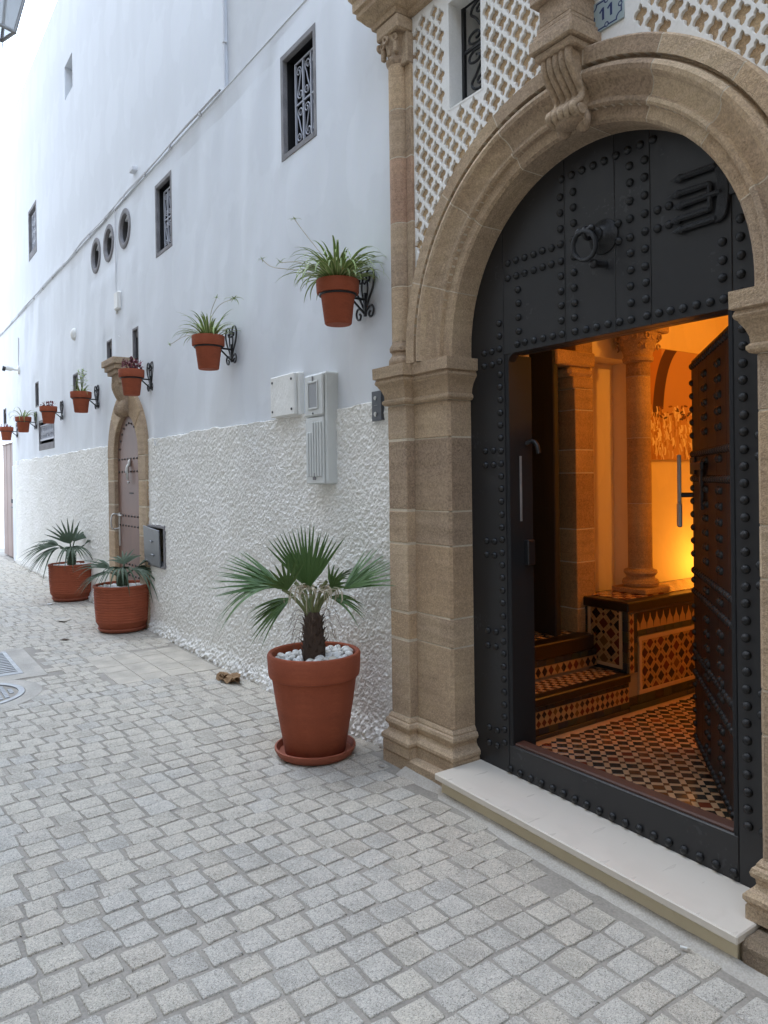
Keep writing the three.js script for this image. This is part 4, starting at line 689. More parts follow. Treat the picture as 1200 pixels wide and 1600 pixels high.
  part('mortar_bed', lathe([[.0715, .15], [.0705, 1.425]], 28), M.stoneJoint, co);
  const cap = [lathe([[.072, 1.42], [.09, 1.43], [.094, 1.45], [.085, 1.462], [.088, 1.48], [.105, 1.53], [.12, 1.58], [.125, 1.62]], 28), bx(-.135, .135, 1.60, 1.66, -.135, .135, .008), bx(-.15, .15, 1.66, 1.76, -.15, .15, .008)];
  for (let q = 0; q < 4; q++) for (let k = 0; k < 3; k++) { const u = -.06 + k * .06; cap.push(uvBox(new THREE.TorusGeometry(.019, .006, 6, 14).translate(u, 1.575, .112).rotateY(q * Math.PI / 2)), uvBox(new THREE.TorusGeometry(.016, .006, 6, 12, 4.4).translate(u + .02, 1.515, .092).rotateY(q * Math.PI / 2))); }
  part('capital', cap, M.hallStone[0], co);
  part('shaft_above', bx(-.14, .14, 1.76, 2.18, -.14, .14), M.hallWall, co);
  // canvas on the wall above the bench
  const art = canvasTex(512, 700, (c, w, h) => {
    c.fillStyle = '#b98a5c'; c.fillRect(0, 0, w, h); c.fillStyle = '#a96f3c'; c.fillRect(0, 0, w * .25, h); c.strokeStyle = '#4a2716'; c.lineWidth = 60; c.beginPath(); c.moveTo(w * .2, h * .62); c.quadraticCurveTo(w * .22, h * .1, w * .42, -40); c.stroke();
    for (let i = 0; i < 420; i++) { const x = hash(i, 1, 5) * w, y = h * (.5 + .46 * hash(i, 2, 5)); c.strokeStyle = ['#d9c3a0', '#c8ab80', '#b98d55', '#e3d3b4', '#9a6a3a'][i % 5]; c.lineWidth = 3 + 7 * hash(i, 3, 5); c.beginPath(); c.moveTo(x, y); c.quadraticCurveTo(x + 8, y + 25, x - 6 + 20 * hash(i, 4, 5), y + 50); c.stroke(); }
    for (let i = 0; i < 26; i++) { c.fillStyle = ['#4a3230', '#5d2e1e', '#7b4a28'][i % 3]; c.beginPath(); c.ellipse(w * (.2 + .7 * hash(i, 5, 5)), h * (.5 + .13 * hash(i, 6, 5)), 6, 13, hash(i, 7, 5) * 3, 0, 7); c.fill(); }
  });
  const pa = thing('painting', 'unframed canvas painting in ochre and cream on the wall behind the column', 'painting', [WX - .04, 1.98, -2.3]);
  part('stretcher', bx(0.001, .024, -.38, .38, -.5, .5, .003), M.tileCream[1], pa);
  { const g = new THREE.PlaneGeometry(.99, .75).rotateY(Math.PI / 2).translate(.0255, 0, 0); part('canvas', g, mat({ map: art, roughness: .8 }), pa); }
  // lamps: an uplight on the bench, a pendant lantern over the hall
  const warm = new THREE.Color().setRGB(1, .415, .05);
  const up = thing('uplight', 'small glowing uplight on the bench behind the door leaf', 'lamp', [-2.80, BT, -2.42]);
  part('housing', lathe([[.0, .0], [.05, .002], [.055, .03], [.05, .055], [.042, .05], [.0, .045]], 18), M.iron, up);
  const em = mat({ c: [.1, .05, .02], emissive: new THREE.Color(1, .55, .12), emissiveIntensity: 5 });
  part('lens', new THREE.SphereGeometry(.036, 12, 8).scale(1, .6, 1).translate(0, .06, 0), em, up);
  const l1 = new THREE.PointLight(warm, .52, 0, 2); l1.position.set(-2.80, BT + .10, -2.42); l1.castShadow = true; l1.shadow.radius = 2; scene.add(l1);
  const pe = thing('hall_lantern', 'small glowing lantern hanging from the hall ceiling above the open leaf', 'lamp', [-1.45, 2.62, -2.1]);
  part('cord', rod([0, .12, 0], [0, .33, 0], .004), M.iron, pe); part('cap', lathe([[0, .14], [.03, .12], [.07, .08], [.0, .075]], 16), M.iron, pe);
  part('bulb', new THREE.SphereGeometry(.045, 14, 10).translate(0, .02, 0), em, pe);
  const l2 = new THREE.PointLight(warm, 2.9, 0, 2); l2.position.set(-1.45, 2.56, -2.1); l2.castShadow = true; l2.shadow.radius = 2.5; scene.add(l2);
}

// ------------------------------------------------------------------ things on the white wall
const ordinal = ['first', 'second', 'third', 'fourth', 'fifth', 'sixth', 'last'];
{
  const P = [-3.534, -5.421, -7.424, -9.516, -11.5, -13.507, -15.35], T0 = .195, Y0 = 2.55;
  // bracket
  const heart = [[0, -.10], [.03, -.04], [.085, .04], [.098, .10], [.075, .145], [.038, .145], [.018, .11], [.028, .082], [.05, .085], [.05, .105]];
  const curl = [[0, -.10], [.03, -.075], [.07, -.062], [.088, -.085], [.078, -.118], [.052, -.125], [.042, -.105], [.055, -.092]];
  const br = thing('pot_bracket', 'black iron heart scroll bracket nearest the stone portal', 'bracket', [P[0], Y0, 0], 'black iron pot brackets along the white wall');
  part('scrolls', [heart, curl].flatMap((c) => [1, -1].map((s) => tube(c.map(([x, y]) => [s * x, y, .014]), .0068, 40, 6))), M.iron, br);
  part('stem', [bx(-.008, .008, -.115, .02, .004, .02, .002), tube([[0, -.06, .014], [-.03, .04, .014], [-.022, .085, .014], [.0, .07, .014]], .005, 16, 5), tube([[0, -.06, .014], [.03, .04, .014], [.022, .085, .014], [0, .07, .014]], .005, 16, 5)], M.iron, br);
  part('arm', [rod([0, -.018, .01], [0, -.018, T0 - .095], .007), rod([0, -.105, .012], [0, -.022, T0 - .088], .007)], M.iron, br);
  part('ring', uvBox(new THREE.TorusGeometry(.101, .0068, 8, 36).rotateX(Math.PI / 2).translate(0, -.018, T0)), M.iron, br);
  const lab = (i) => ['nearest the stone portal', 'between the two tall grilled windows', 'in front of the small arched doorway keystone', 'just past the small arched doorway', 'above the low grilled window', 'beyond the low grilled window', 'at the far end of the street'][i];
  const brs = [br]; for (let i = 1; i < 7; i++) brs.push(copyOf(br, [P[i], i === 6 ? Y0 - .045 : Y0, 0], 'black iron heart scroll bracket ' + lab(i)));
  brs.forEach((b, i) => { b.rotation.z = rr(-.02, .02); if (i) b.scale.setScalar(rr(.97, 1.04)); });
  // clay pots in the rings
  const potG = lathe([[0, -.178], [.070, -.178], [.076, -.172], [.096, -.012], [.100, -.008], [.116, -.006], [.119, .0], [.121, .062], [.119, .068], [.108, .068], [.106, .05], [.10, .045]], 36);
  const pot = thing('clay_pot', 'terracotta pot holding the largest spider plant', 'flower pot', [P[0], Y0 - .005, T0], 'terracotta pots in the wall brackets');
  part('body', potG, M.clay, pot); part('soil', new THREE.CircleGeometry(.104, 24).rotateX(-Math.PI / 2).translate(0, .048, 0), M.soil, pot);
  const pl = ['', 'terracotta pot holding a mid-sized spider plant, in the second bracket from the portal', 'terracotta pot of dark red foliage in front of the arched doorway keystone', 'terracotta pot holding a pale green leafy plant', 'terracotta pot of low red plants above the low grilled window', 'terracotta pot holding a sparse trailing spider plant', 'terracotta pot with a few red sprigs, farthest along the wall'];
  for (let i = 1; i < 7; i++) { const c = copyOf(pot, [P[i], (i === 6 ? Y0 - .045 : Y0) - .005, T0 * brs[i].scale.z], pl[i]); c.rotation.y = rr(0, 6); c.scale.setScalar(brs[i].scale.x); }
  // strap leaves with cream edges
  function strap(o, az, el, len, w, droop, n = 10, tw = 0) {
    const P = [], C = [], I = [], d = V3(Math.cos(az), 0, Math.sin(az)), side = V3(-Math.sin(az), 0, Math.cos(az)); let x = 0, y = 0, e = el;
    const pale = rr(.8, 1.15), gr = rr(.8, 1.2);
    for (let i = 0; i <= n; i++) {
      const t = i / n, ww = w * (t < .12 ? .6 + t * 3.3 : 1) * Math.pow(1 - Math.max(0, t - .1) / .9, .75) + .0006;
      for (const [k, lift] of [[-1, .25], [-.42, 0], [.42, 0], [1, .25]]) { const q = V3(...o).addScaledVector(d, x).addScaledVector(side, k * ww * (1 - .2 * tw)); q.y += y + lift * ww; P.push(q.x, q.y, q.z); const edge = Math.abs(k) === 1; C.push(...(edge ? [.58 * pale, .60 * pale, .30 * pale] : [.17 * gr, .27 * gr, .07 * gr])); }
      x += Math.cos(e) * len / n; y += Math.sin(e) * len / n; e -= droop * (t + .25) / n * 2;
    }
    for (let i = 0; i < n; i++) for (let k = 0; k < 3; k++) { const a = i * 4 + k; I.push(a, a + 1, a + 5, a, a + 5, a + 4); }
    const g = new THREE.BufferGeometry(); g.setAttribute('position', new THREE.Float32BufferAttribute(P, 3)); g.setAttribute('color', new THREE.Float32BufferAttribute(C, 3)); g.setIndex(I); g.computeVertexNormals(); const u = g.toNonIndexed(); u.setAttribute('uv', new THREE.BufferAttribute(new Float32Array(u.attributes.position.count * 2), 2)); return u;
  }
  const spider = (i, label, n, l0, l1, droop, runners, w = .009) => {
    const t = thing('spider_plant', label, 'plant', [P[i], Y0 + .045, T0]), gs = [];
    for (let k = 0; k < n; k++) { const az = k * 2.4 + rr(-.3, .3); gs.push(strap([Math.cos(az) * .045, 0, Math.sin(az) * .045], az, rr(.5, 1.45), rr(l0, l1), w * rr(.7, 1.2), droop * rr(.6, 1.25))); }
    part('leaves', mergeGeometries(gs), M.leafV, t);
    for (const r of runners) { part('runner', tube(r.map((q) => V3(...q)), .0022, 30, 5), M.dry, t); const e = r[r.length - 1], g = []; for (let k = 0; k < 7; k++) g.push(strap(e, k * .95, rr(-.3, 1.2), rr(.02, .05), .003, 1, 5)); if (r.length > 4) { for (let k = 0; k < 8; k++) g.push(strap(e, k * .8, rr(-.2, 1.2), rr(.06, .10), .005, 1.2, 6)); } part('plantlet', mergeGeometries(g), M.leafV, t); }
    return t;
  };
  spider(0, 'large bushy spider plant with long runners in the pot nearest the stone portal', 150, .20, .38, 1.7, [[[0, .05, 0], [-.12, .22, .06], [-.21, .34, .1], [-.27, .42, .12]], [[-.05, .05, .03], [-.25, .12, .12], [-.42, .17, .2], [-.50, .23, .22]], [[-.05, .05, .03], [-.2, .15, .12], [-.38, .19, .16]]], .0115);
  spider(1, 'spider plant with one arching runner in the second pot from the portal', 70, .17, .30, 1.4, [[[0, .04, 0], [.03, .14, 0], [.12, .22, -.02], [.22, .24, -.03], [.34, .245, -.06]], [[-.05, .03, 0], [-.25, .06, .08], [-.55, .03, .12]], [[0, .04, 0], [.05, .2, .0], [.13, .29, -.01]]], .010);
  spider(5, 'sparse spider plant with trailing pale leaves in the sixth pot from the portal', 22, .22, .42, 2.6, [], .010);
  { const t = spider(3, 'pale green upright leafy plant in the pot past the arched doorway', 20, .10, .18, 1.6, [], .010); const g = []; for (let k = 0; k < 60; k++) { const y = rr(.08, .28), a = rr(0, 6.28), r = rr(0, .07); g.push(strap([.03 + Math.cos(a) * r, y, Math.sin(a) * r], rr(0, 6.28), rr(-.2, 1), .05, .011, 1, 4)); } part('sprig', mergeGeometries(g), M.leafV, t); part('stems', [0, 1, 2, 3].map((k) => tube([[.02, 0, 0], [.03 + k * .01 - .02, .12, .01 * k - .02], [.03 + k * .016 - .03, .26, .02 * k - .03]], .003, 8, 5)), M.petiole, t); }
  for (const [i, n, hh, label] of [[2, 120, .13, 'bushy dark red foliage plant in the pot before the arched doorway keystone'], [4, 50, .09, 'small red leafy plant in the fifth pot from the portal'], [6, 24, .05, 'few low red sprigs in the farthest pot']]) {
    const t = thing('red_plant', label, 'plant', [P[i], Y0 + (i === 6 ? 0 : .045), T0]), g = [];
    for (let k = 0; k < n; k++) { const a = rr(0, 6.28), r = rr(0, .11), y = rr(0, hh) * (1 - r * 3); const d = new THREE.CircleGeometry(rr(.008, .014), 6).scale(1, 1.5, 1).rotateX(rr(-1.4, 1.4)).rotateY(rr(0, 6)).translate(Math.cos(a) * r, y + .02, Math.sin(a) * r); g.push(uvBox(d)); }
    part('leaves', join(g), M.red, t);
    part('stems', Array.from({ length: Math.ceil(n / 8) }, () => { const a = rr(0, 6.28), r = rr(.02, .1); return tube([[Math.cos(a) * r * .4, 0, Math.sin(a) * r * .4], [Math.cos(a) * r * .8, hh * .5, Math.sin(a) * r * .8], [Math.cos(a) * r, hh * .9, Math.sin(a) * r]], .002, 6, 4); }), M.red, t);
  }
}
{ // access panel and electricity meter cabinet
  const a = thing('access_panel', 'square white access panel with four corner screws beside the meter cabinet', 'access panel', [-4.46, 2.068, 0]); a.scale.setScalar(.97);
  part('back_box', bx(-.18, .185, -.145, .15, -.02, .045, .008), M.boxWhite, a); part('cover', bx(-.19, .165, -.14, .145, .046, .072, .006), M.boxWhite, a);
  for (const x of [-.155, .13]) for (const y of [-.1, .105]) { const s = part('screw', uvBox(new THREE.CylinderGeometry(.009, .009, .006, 12).rotateX(Math.PI / 2)), M.iron, a); s.position.set(x, y, .074); }
  const m = thing('meter_cabinet', 'tall pale grey electricity meter cabinet with ribbed lower door', 'meter cabinet', [-3.985, 1.815, 0]); m.scale.setScalar(.955);
  part('case', bx(-.115, .135, -.36, .36, -.02, .095, .010), M.boxGrey, m);
  const lower = part('ribbed_door', bx(-.112, .118, -.355, .075, .0955, .108, .006), M.boxGrey, m);
  for (let i = 0; i < 6; i++) { const x = -.078 + i * .033; part('rib', bx(x - .011, x + .011, -.31, i < 2 ? -.02 : .045, .1085, .116, .005), M.boxGrey, lower); }
  part('latch', bx(-.02, .02, -.33, -.285, .1082, .1125, .002), M.frameGrey, lower);
  const up = part('upper_door', [bx(-.115, .122, .082, .352, .0955, .112, .010)], M.boxGrey, m);
  part('window_rim', [bx(-.068, -.054, .125, .31, .1122, .118, .003), bx(.052, .066, .125, .31, .1122, .118, .003), bx(-.054, .052, .296, .31, .1122, .118, .003), bx(-.054, .052, .125, .139, .1122, .118, .003)], M.boxGrey, up);
  part('window', bx(-.054, .052, .139, .296, .1122, .1135), M.window, up);
  for (const y of [.335, .1]) part('screw', uvBox(new THREE.CylinderGeometry(.006, .006, .005, 10).rotateX(Math.PI / 2).translate(-.002, y, .1135)), M.iron, up);
  part('lock_tab', bx(-.006, .006, .31, .335, .1122, .118, .002), M.frameGrey, up);
  const ic = thing('intercom', 'slim dark grey intercom panel beside the stone portal', 'intercom', [-3.405, 1.908, 0]); ic.scale.setScalar(.985);
  part('back_box', bx(-.052, .052, -.082, .082, -.02, .03, .003), M.slate, ic); part('face', bx(-.043, .052, -.085, .085, .0305, .036, .002), M.slate, ic);
  part('lens', uvBox(new THREE.CylinderGeometry(.011, .011, .006, 16).rotateX(Math.PI / 2).translate(-.005, .045, .038)), M.metal, ic);
  part('button', [uvBox(new THREE.CylinderGeometry(.012, .012, .006, 16).rotateX(Math.PI / 2).translate(-.005, -.045, .038)), bx(-.012, .002, -.06, -.05, .036, .038)], M.metal, ic); part('slot', bx(-.02, .012, .002, .006, .036, .0368), M.frameGrey, ic);
}
{ // cables, conduit, junction box, camera, lamp stub
  const c = thing('ledge_cable', 'sagging grey cable bundle running along the top of the lower wall', 'cable');
  for (const k of [0, 1, 2]) { const pts = []; for (let x = -5.56; x > -18; x -= .35) pts.push([x, WALLTOP + .022 + .05 * (vn(x * 1.1, k * 3, 401) - .5), .008 + .004 * k + .008 * vn(x, k, 402)]); part('cable', tube(pts, .0055, 160, 5), M.cable, c); }
  for (let i = 0; i < 14; i++) part('clip', bx(-6 - i * .75 - .012, -6 - i * .75 + .012, WALLTOP - .01, WALLTOP + .04, .0, .025, .003), M.cable, c);
  const v = thing('wall_conduit', 'thin vertical conduit at the edge of the set back upper wall', 'conduit'); part('tube_wall', [tube([[-5.552, WALLTOP + .03, -.02], [-5.553, 6.3, -.022], [-5.549, 8.5, -.022]], .009, 30, 7)], M.cable, v); part('clip', [5, 5.6, 6.3].map((y) => bx(-5.57, -5.534, y, y + .012, -.04, -.008, .002)), M.cable, v);
  const d = thing('drop_cable', 'thin cable dropping from the ledge to a small junction box between the round windows', 'cable'); part('cable', [tube([[-8.60, WALLTOP, .012], [-8.59, 4.2, .014], [-8.585, 3.62, .014]], .006, 24, 5), tube([[-8.55, 3.46, .014], [-8.60, 3.3, .012], [-8.53, 3.16, .012], [-8.46, 3.13, .016]], .005, 20, 5)], M.cable, d);
  const j = thing('junction_box', 'small rounded white junction box under the round windows', 'junction box', [-8.5, 3.54, 0]); part('box', [bx(-.075, .075, -.1, .1, -.01, .05, .015)], M.boxWhite, j); part('gland', [uvBox(new THREE.CylinderGeometry(.012, .012, .04, 8).translate(-.05, -.115, .02))], M.boxWhite, j);
  const w = thing('wall_lamp', 'small white bulkhead lamp on the wall between the third and fourth pots', 'wall lamp', [-10.67, 3.53, 0]); part('dome', uvBox(new THREE.SphereGeometry(.075, 16, 10, 0, Math.PI * 2, 0, Math.PI / 2).rotateX(Math.PI / 2).scale(.9, 1.15, .8)), M.boxWhite, w); part('base', uvBox(new THREE.CylinderGeometry(.085, .09, .02, 20).rotateX(Math.PI / 2)), M.boxWhite, w);
  const k = thing('security_camera', 'white bullet security camera with a dark lens near the far end of the wall', 'camera', [-15.0, 3.60, 0]); part('base', uvBox(new THREE.CylinderGeometry(.08, .085, .05, 16).rotateX(Math.PI / 2).translate(0, 0, .02)), M.boxWhite, k); part('arm', [rod([0, 0, .03], [0, .01, .14], .02, 8)], M.boxWhite, k); part('body', [uvBox(new THREE.CapsuleGeometry(.042, .09, 6, 14).rotateX(Math.PI / 2 - .15).translate(0, .02, .2))], M.boxWhite, k); part('lens', uvBox(new THREE.CylinderGeometry(.044, .05, .05, 16).rotateX(Math.PI / 2 - .15).translate(0, .012, .27)), M.iron, k); part('lead', tube([[-.02, .05, .02], [-.05, .2, .012], [-.03, .42, .012], [-.04, .6, .012]], .012, 16, 5), M.cable, k);
  const st = thing('wall_stub', 'tiny grey wall stub above the ledge on the upper wall', 'bracket', [-7.95, 4.82, -.03]); part('stub', bx(-.06, .06, -.02, .025, -.01, .05, .006), M.cable, st);
}
// ------------------------------------------------------------------ potted palms on the ground
const pebGeos = [0, 1, 2, 3, 4].map((k) => { const g = new THREE.IcosahedronGeometry(1, 2), p = g.attributes.position; for (let i = 0; i < p.count; i++) { const x = p.getX(i), y = p.getY(i), z = p.getZ(i), f = 1 + .22 * (vn(x * 1.3 + 5 + k * 9, y * 1.3 + z * 1.1 + 7, 500 + k) - .5); p.setXYZ(i, x * f, y * f * .68, z * f * .85); } return uvBox(toCreasedNormals(mergeVertices((g.deleteAttribute('uv'), g.deleteAttribute('normal'), g)), 3)); });
function fan(hub, dir, nrm, len, n, spread, droop, wid, fuse) {      // palmate leaf of pleated segments
  const D = V3(...dir).normalize(), N = V3(...nrm); N.addScaledVector(D, -N.dot(D)).normalize(); const S = D.clone().cross(N), P = [], I = [];
  for (let s = 0; s < n; s++) {
    const a = (s / (n - 1) - .5) * spread + rr(-.03, .03), d = D.clone().multiplyScalar(Math.cos(a)).addScaledVector(S, Math.sin(a)), sd = S.clone().multiplyScalar(Math.cos(a)).addScaledVector(D, -Math.sin(a));
    const L = len * (.72 + .28 * Math.cos(a * .75)) * rr(.9, 1.06), dr = droop * rr(.6, 1.5) * (1 + .35 * Math.abs(a)), m = 9, cup = .12 * Math.abs(a), tip = rr(-.05, .05), b0 = P.length / 3;
    for (let i = 0; i <= m; i++) {
      const t = i / m, w = t < fuse ? lerp(.003, wid, t / fuse) : wid * Math.pow(1 - (t - fuse) / (1 - fuse), .8) + .0006;
      const c = V3(...hub).addScaledVector(d, L * t).addScaledVector(N, L * t * cup + L * t * t * tip); c.y -= dr * t * t * t * L;
      const l = c.clone().addScaledVector(sd, -w).addScaledVector(N, w * .55), r = c.clone().addScaledVector(sd, w).addScaledVector(N, w * .55);
      P.push(l.x, l.y, l.z, c.x, c.y, c.z, r.x, r.y, r.z);
    }
    for (let i = 0; i < m; i++) for (const k of [0, 1]) { const q = b0 + i * 3 + k; I.push(q, q + 1, q + 4, q, q + 4, q + 3); }
  }
  const g = new THREE.BufferGeometry(); g.setAttribute('position', new THREE.Float32BufferAttribute(P, 3)); g.setIndex(I); g.computeVertexNormals(); return uvBox(g.toNonIndexed());
}
const CR = V3(.575, 0, -.818), CB = V3(-.818, 0, -.575);            // across and along the street, seen from the doorway side
const loc = (r, u, b = 0) => [CR.x * r + CB.x * b, u, CR.z * r + CB.z * b];
{
  // large smooth pot
  const C = [-3.545, 0, .375];
  const sau = thing('pot_saucer', 'round terracotta saucer under the large smooth pot', 'saucer', C); part('dish', lathe([[0, .002], [.19, .002], [.205, .010], [.222, .040], [.222, .05], [.212, .052], [.198, .022], [.0, .016]], 48), M.claySaucer, sau);
  const pot = thing('large_pot', 'large smooth terracotta pot with a fan palm and white pebbles', 'planter', [C[0], .017, C[2]]); pot.scale.y = .91;
  part('body', lathe([[0, 0], [.160, 0], [.166, .006], [.212, .30], [.2315, .452], [.246, .46], [.250, .475], [.256, .585], [.250, .597], [.238, .600], [.229, .592], [.226, .53], [.0, .525]], 56), M.clay, pot);
  const top = .495;
  part('soil', new THREE.CircleGeometry(.226, 32).rotateX(-Math.PI / 2).translate(0, .53, 0), M.soil, pot);
  let k = 0; const placed = [];
  for (let tries = 0; tries < 3000 && k < 74; tries++) { const a = rr(0, 6.283), r = Math.sqrt(rnd()) * .205; const x = Math.cos(a) * r, z = Math.sin(a) * r, s = rr(.017, .031); if (r < .062 || placed.some((q) => Math.hypot(q[0] - x, q[1] - z) < (q[2] + s) * .78)) continue; placed.push([x, z, s]); const heap = .03 * Math.max(0, (x * CR.x + z * CR.z) / .2); const o = part('pebble', pebGeos[k % 5], M.pebbles[Math.floor(rnd() * rnd() * 4)], scene); tag(o, 'white pebble on the soil of the large smooth pot', 'pebble', 'white pebbles in the large smooth pot'); o.position.set(C[0] + x, .017 + top + s * .35 + heap, C[2] + z); o.scale.setScalar(s); o.rotation.set(rr(-.4, .4), rr(0, 6), rr(-.4, .4)); k++; }
  const pm = thing('fan_palm', 'green fan palm with shaggy brown trunk in the large smooth pot', 'palm', [C[0], .045 + top, C[2]]);
  // trunk of overlapping leaf bases
  const tg = [lathe([[.056, -.06], [.064, .01], [.058, .09], [.052, .15], [.048, .20], [.03, .235], [.0, .24]], 16)];
  for (let i = 0; i < 54; i++) { const t = i / 54, a = i * 2.4, y = t * .225 - .035, r = .058 - .014 * t; const s = new THREE.ConeGeometry(.027, rr(.06, .10), 5).scale(1, 1, .5).rotateX(.45 + rr(-.15, .45)).translate(0, .02, r).rotateY(a).translate(0, y, 0); tg.push(uvBox(s)); }
  part('trunk', tg, M.trunk, pm);
  part('fibre', Array.from({ length: 46 }, () => { const a = rr(0, 6.28), y = rr(.1, .24), r = .05, q = rr(.04, .11); return tube([[Math.cos(a) * r, y, Math.sin(a) * r], [Math.cos(a) * (r + q * .6), y + rr(0, .03), Math.sin(a) * (r + q * .6)], [Math.cos(a) * (r + q), y - rr(.02, .07), Math.sin(a) * (r + q)]], .0012, 6, 3); }), M.fibre, pm);
  part('petioles', [[-.16, .37], [-.10, .40], [-.02, .42], [.08, .41], [.15, .38], [-.06, .36], [.02, .38], [.10, .36]].map(([r, u], i) => tube([loc(r * .1, .2), loc(r * .35 - .01, .28, (i % 3 - 1) * .03), loc(r * .8, u - .02, (i % 3 - 1) * .05), loc(r, u, (i % 3 - 1) * .06)], .010, 14, 6)), M.petiole, pm);
  const F = [   // hub (right, up, back), direction, facing, length, segments, spread, droop
    [[-.03, .36, .03], [-.06, 1, .05], [0, .1, -1], .35, 20, 1.35, .0, 0], [[-.17, .375, .0], [-.95, .26, .05], [.3, .75, -.55], .38, 16, 1.15, .04, 0], [[.17, .36, -.02], [.85, .48, .12], [-.4, .75, -.55], .33, 17, 1.35, .03, 0],
    [[-.13, .37, -.07], [-.22, .85, -.35], [.1, .5, -.8], .20, 8, 1.6, .05, 1], [[-.12, .31, .02], [-.80, -.50, .0], [-.5, .65, -.55], .29, 15, 1.1, .15, 1], [[-.20, .385, -.05], [-.93, -.08, -.25], [-.2, .9, -.3], .34, 8, .8, .5, 1],
    [[.08, .36, .1], [.55, .3, .75], [-.3, .8, .4], .24, 12, 1.5, .2, 0], [[.09, .315, .0], [.85, -.18, .0], [.2, .8, -.5], .20, 7, .9, .3, 1], [[.10, .37, -.03], [.35, .55, -.3], [0, .5, -.8], .16, 7, 1.3, .1, 1],
  ];
  for (const [h, d, n, len, ns, sp, dr, k] of F) part('leaf', fan(loc(...h), loc(...d), loc(...n), len, ns, sp, dr, .0105, .32), k ? M.palm2 : M.palm, pm);
  const rib = (p, w) => { const cv = new THREE.CatmullRomCurve3(p.map((q) => V3(...q))), n = 12, tw = rr(0, 6); return uvBox(grid(n, 1, (a, b) => { const c = cv.getPoint(a / n), t = tw + a * .25; const ww = w * (1 - .7 * a / n) * (b ? 1 : -1); return [c.x + CR.x * Math.cos(t) * ww, c.y + Math.sin(t) * ww * .5, c.z + CR.z * Math.cos(t) * ww]; })); };
  part('dry_leaf', Array.from({ length: 34 }, () => { const r = rr(-.13, .13), u = .33 + rr(-.02, .05), b = rr(-.12, 0), l = rr(.02, .07), sx = Math.sign(r) * rr(.01, .05); return rib([loc(r * .5, u + .01, b * .6), loc(r * .8, u + .03, b), loc(r + sx * .6, u + .02, b - .015), loc(r + sx, u - l * .5, b - .02), loc(r + sx * .8, u - l, b - .02)], rr(.004, .008)); }), M.dry, pm, 'curled dead strips hanging under the crown');
}
function ribPot(C, R, Hh, label, sl, plabel, pots) {
  const sau = thing('pot_saucer', sl, 'saucer', [C[0], 0, C[2]]); part('dish', lathe([[0, .002], [R * .72, .002], [R * .8, .008], [R * .88, .034], [R * .88, .044], [R * .83, .045], [R * .76, .02], [0, .014]], 40), M.claySaucer, sau);
  const p = thing('ribbed_pot', label, 'planter', [C[0], .015, C[2]]);
  const pr = [[0, 0], [R * .68, 0], [R * .80, .02], [R * .92, .08]]; for (let i = 0; i <= 26; i++) { const y = .085 + i * (Hh - .12) / 26; pr.push([R * (.93 + .06 * Math.sin(i / 26 * 1.5)) + (i % 2 ? .0045 : 0), y]); } pr.push([R * 1.0, Hh - .03], [R * 1.03, Hh - .02], [R * 1.03, Hh - .003], [R * 1.0, Hh], [R * .92, Hh], [R * .9, Hh - .05], [0, Hh - .05]);
  part('body', uvBox(toCreasedNormals(new THREE.LatheGeometry(pr.map((q) => new THREE.Vector2(...q)), 48), .3)), M.clay, p);
  const g = []; for (let i = 0; i < 150; i++) { const a = rr(0, 6.28), r = Math.sqrt(rnd()) * R * .84, s = rr(.018, .03); g.push(pebGeos[i % 5].clone().scale(s, s, s).rotateY(rr(0, 6)).translate(Math.cos(a) * r, Hh - .045 + s * .4, Math.sin(a) * r)); }
  const pb = part('pebbles', g, M.pebbles[0], scene); pb.position.set(C[0], .015, C[2]); tag(pb, pots, 'pebbles', null, 'stuff');
}
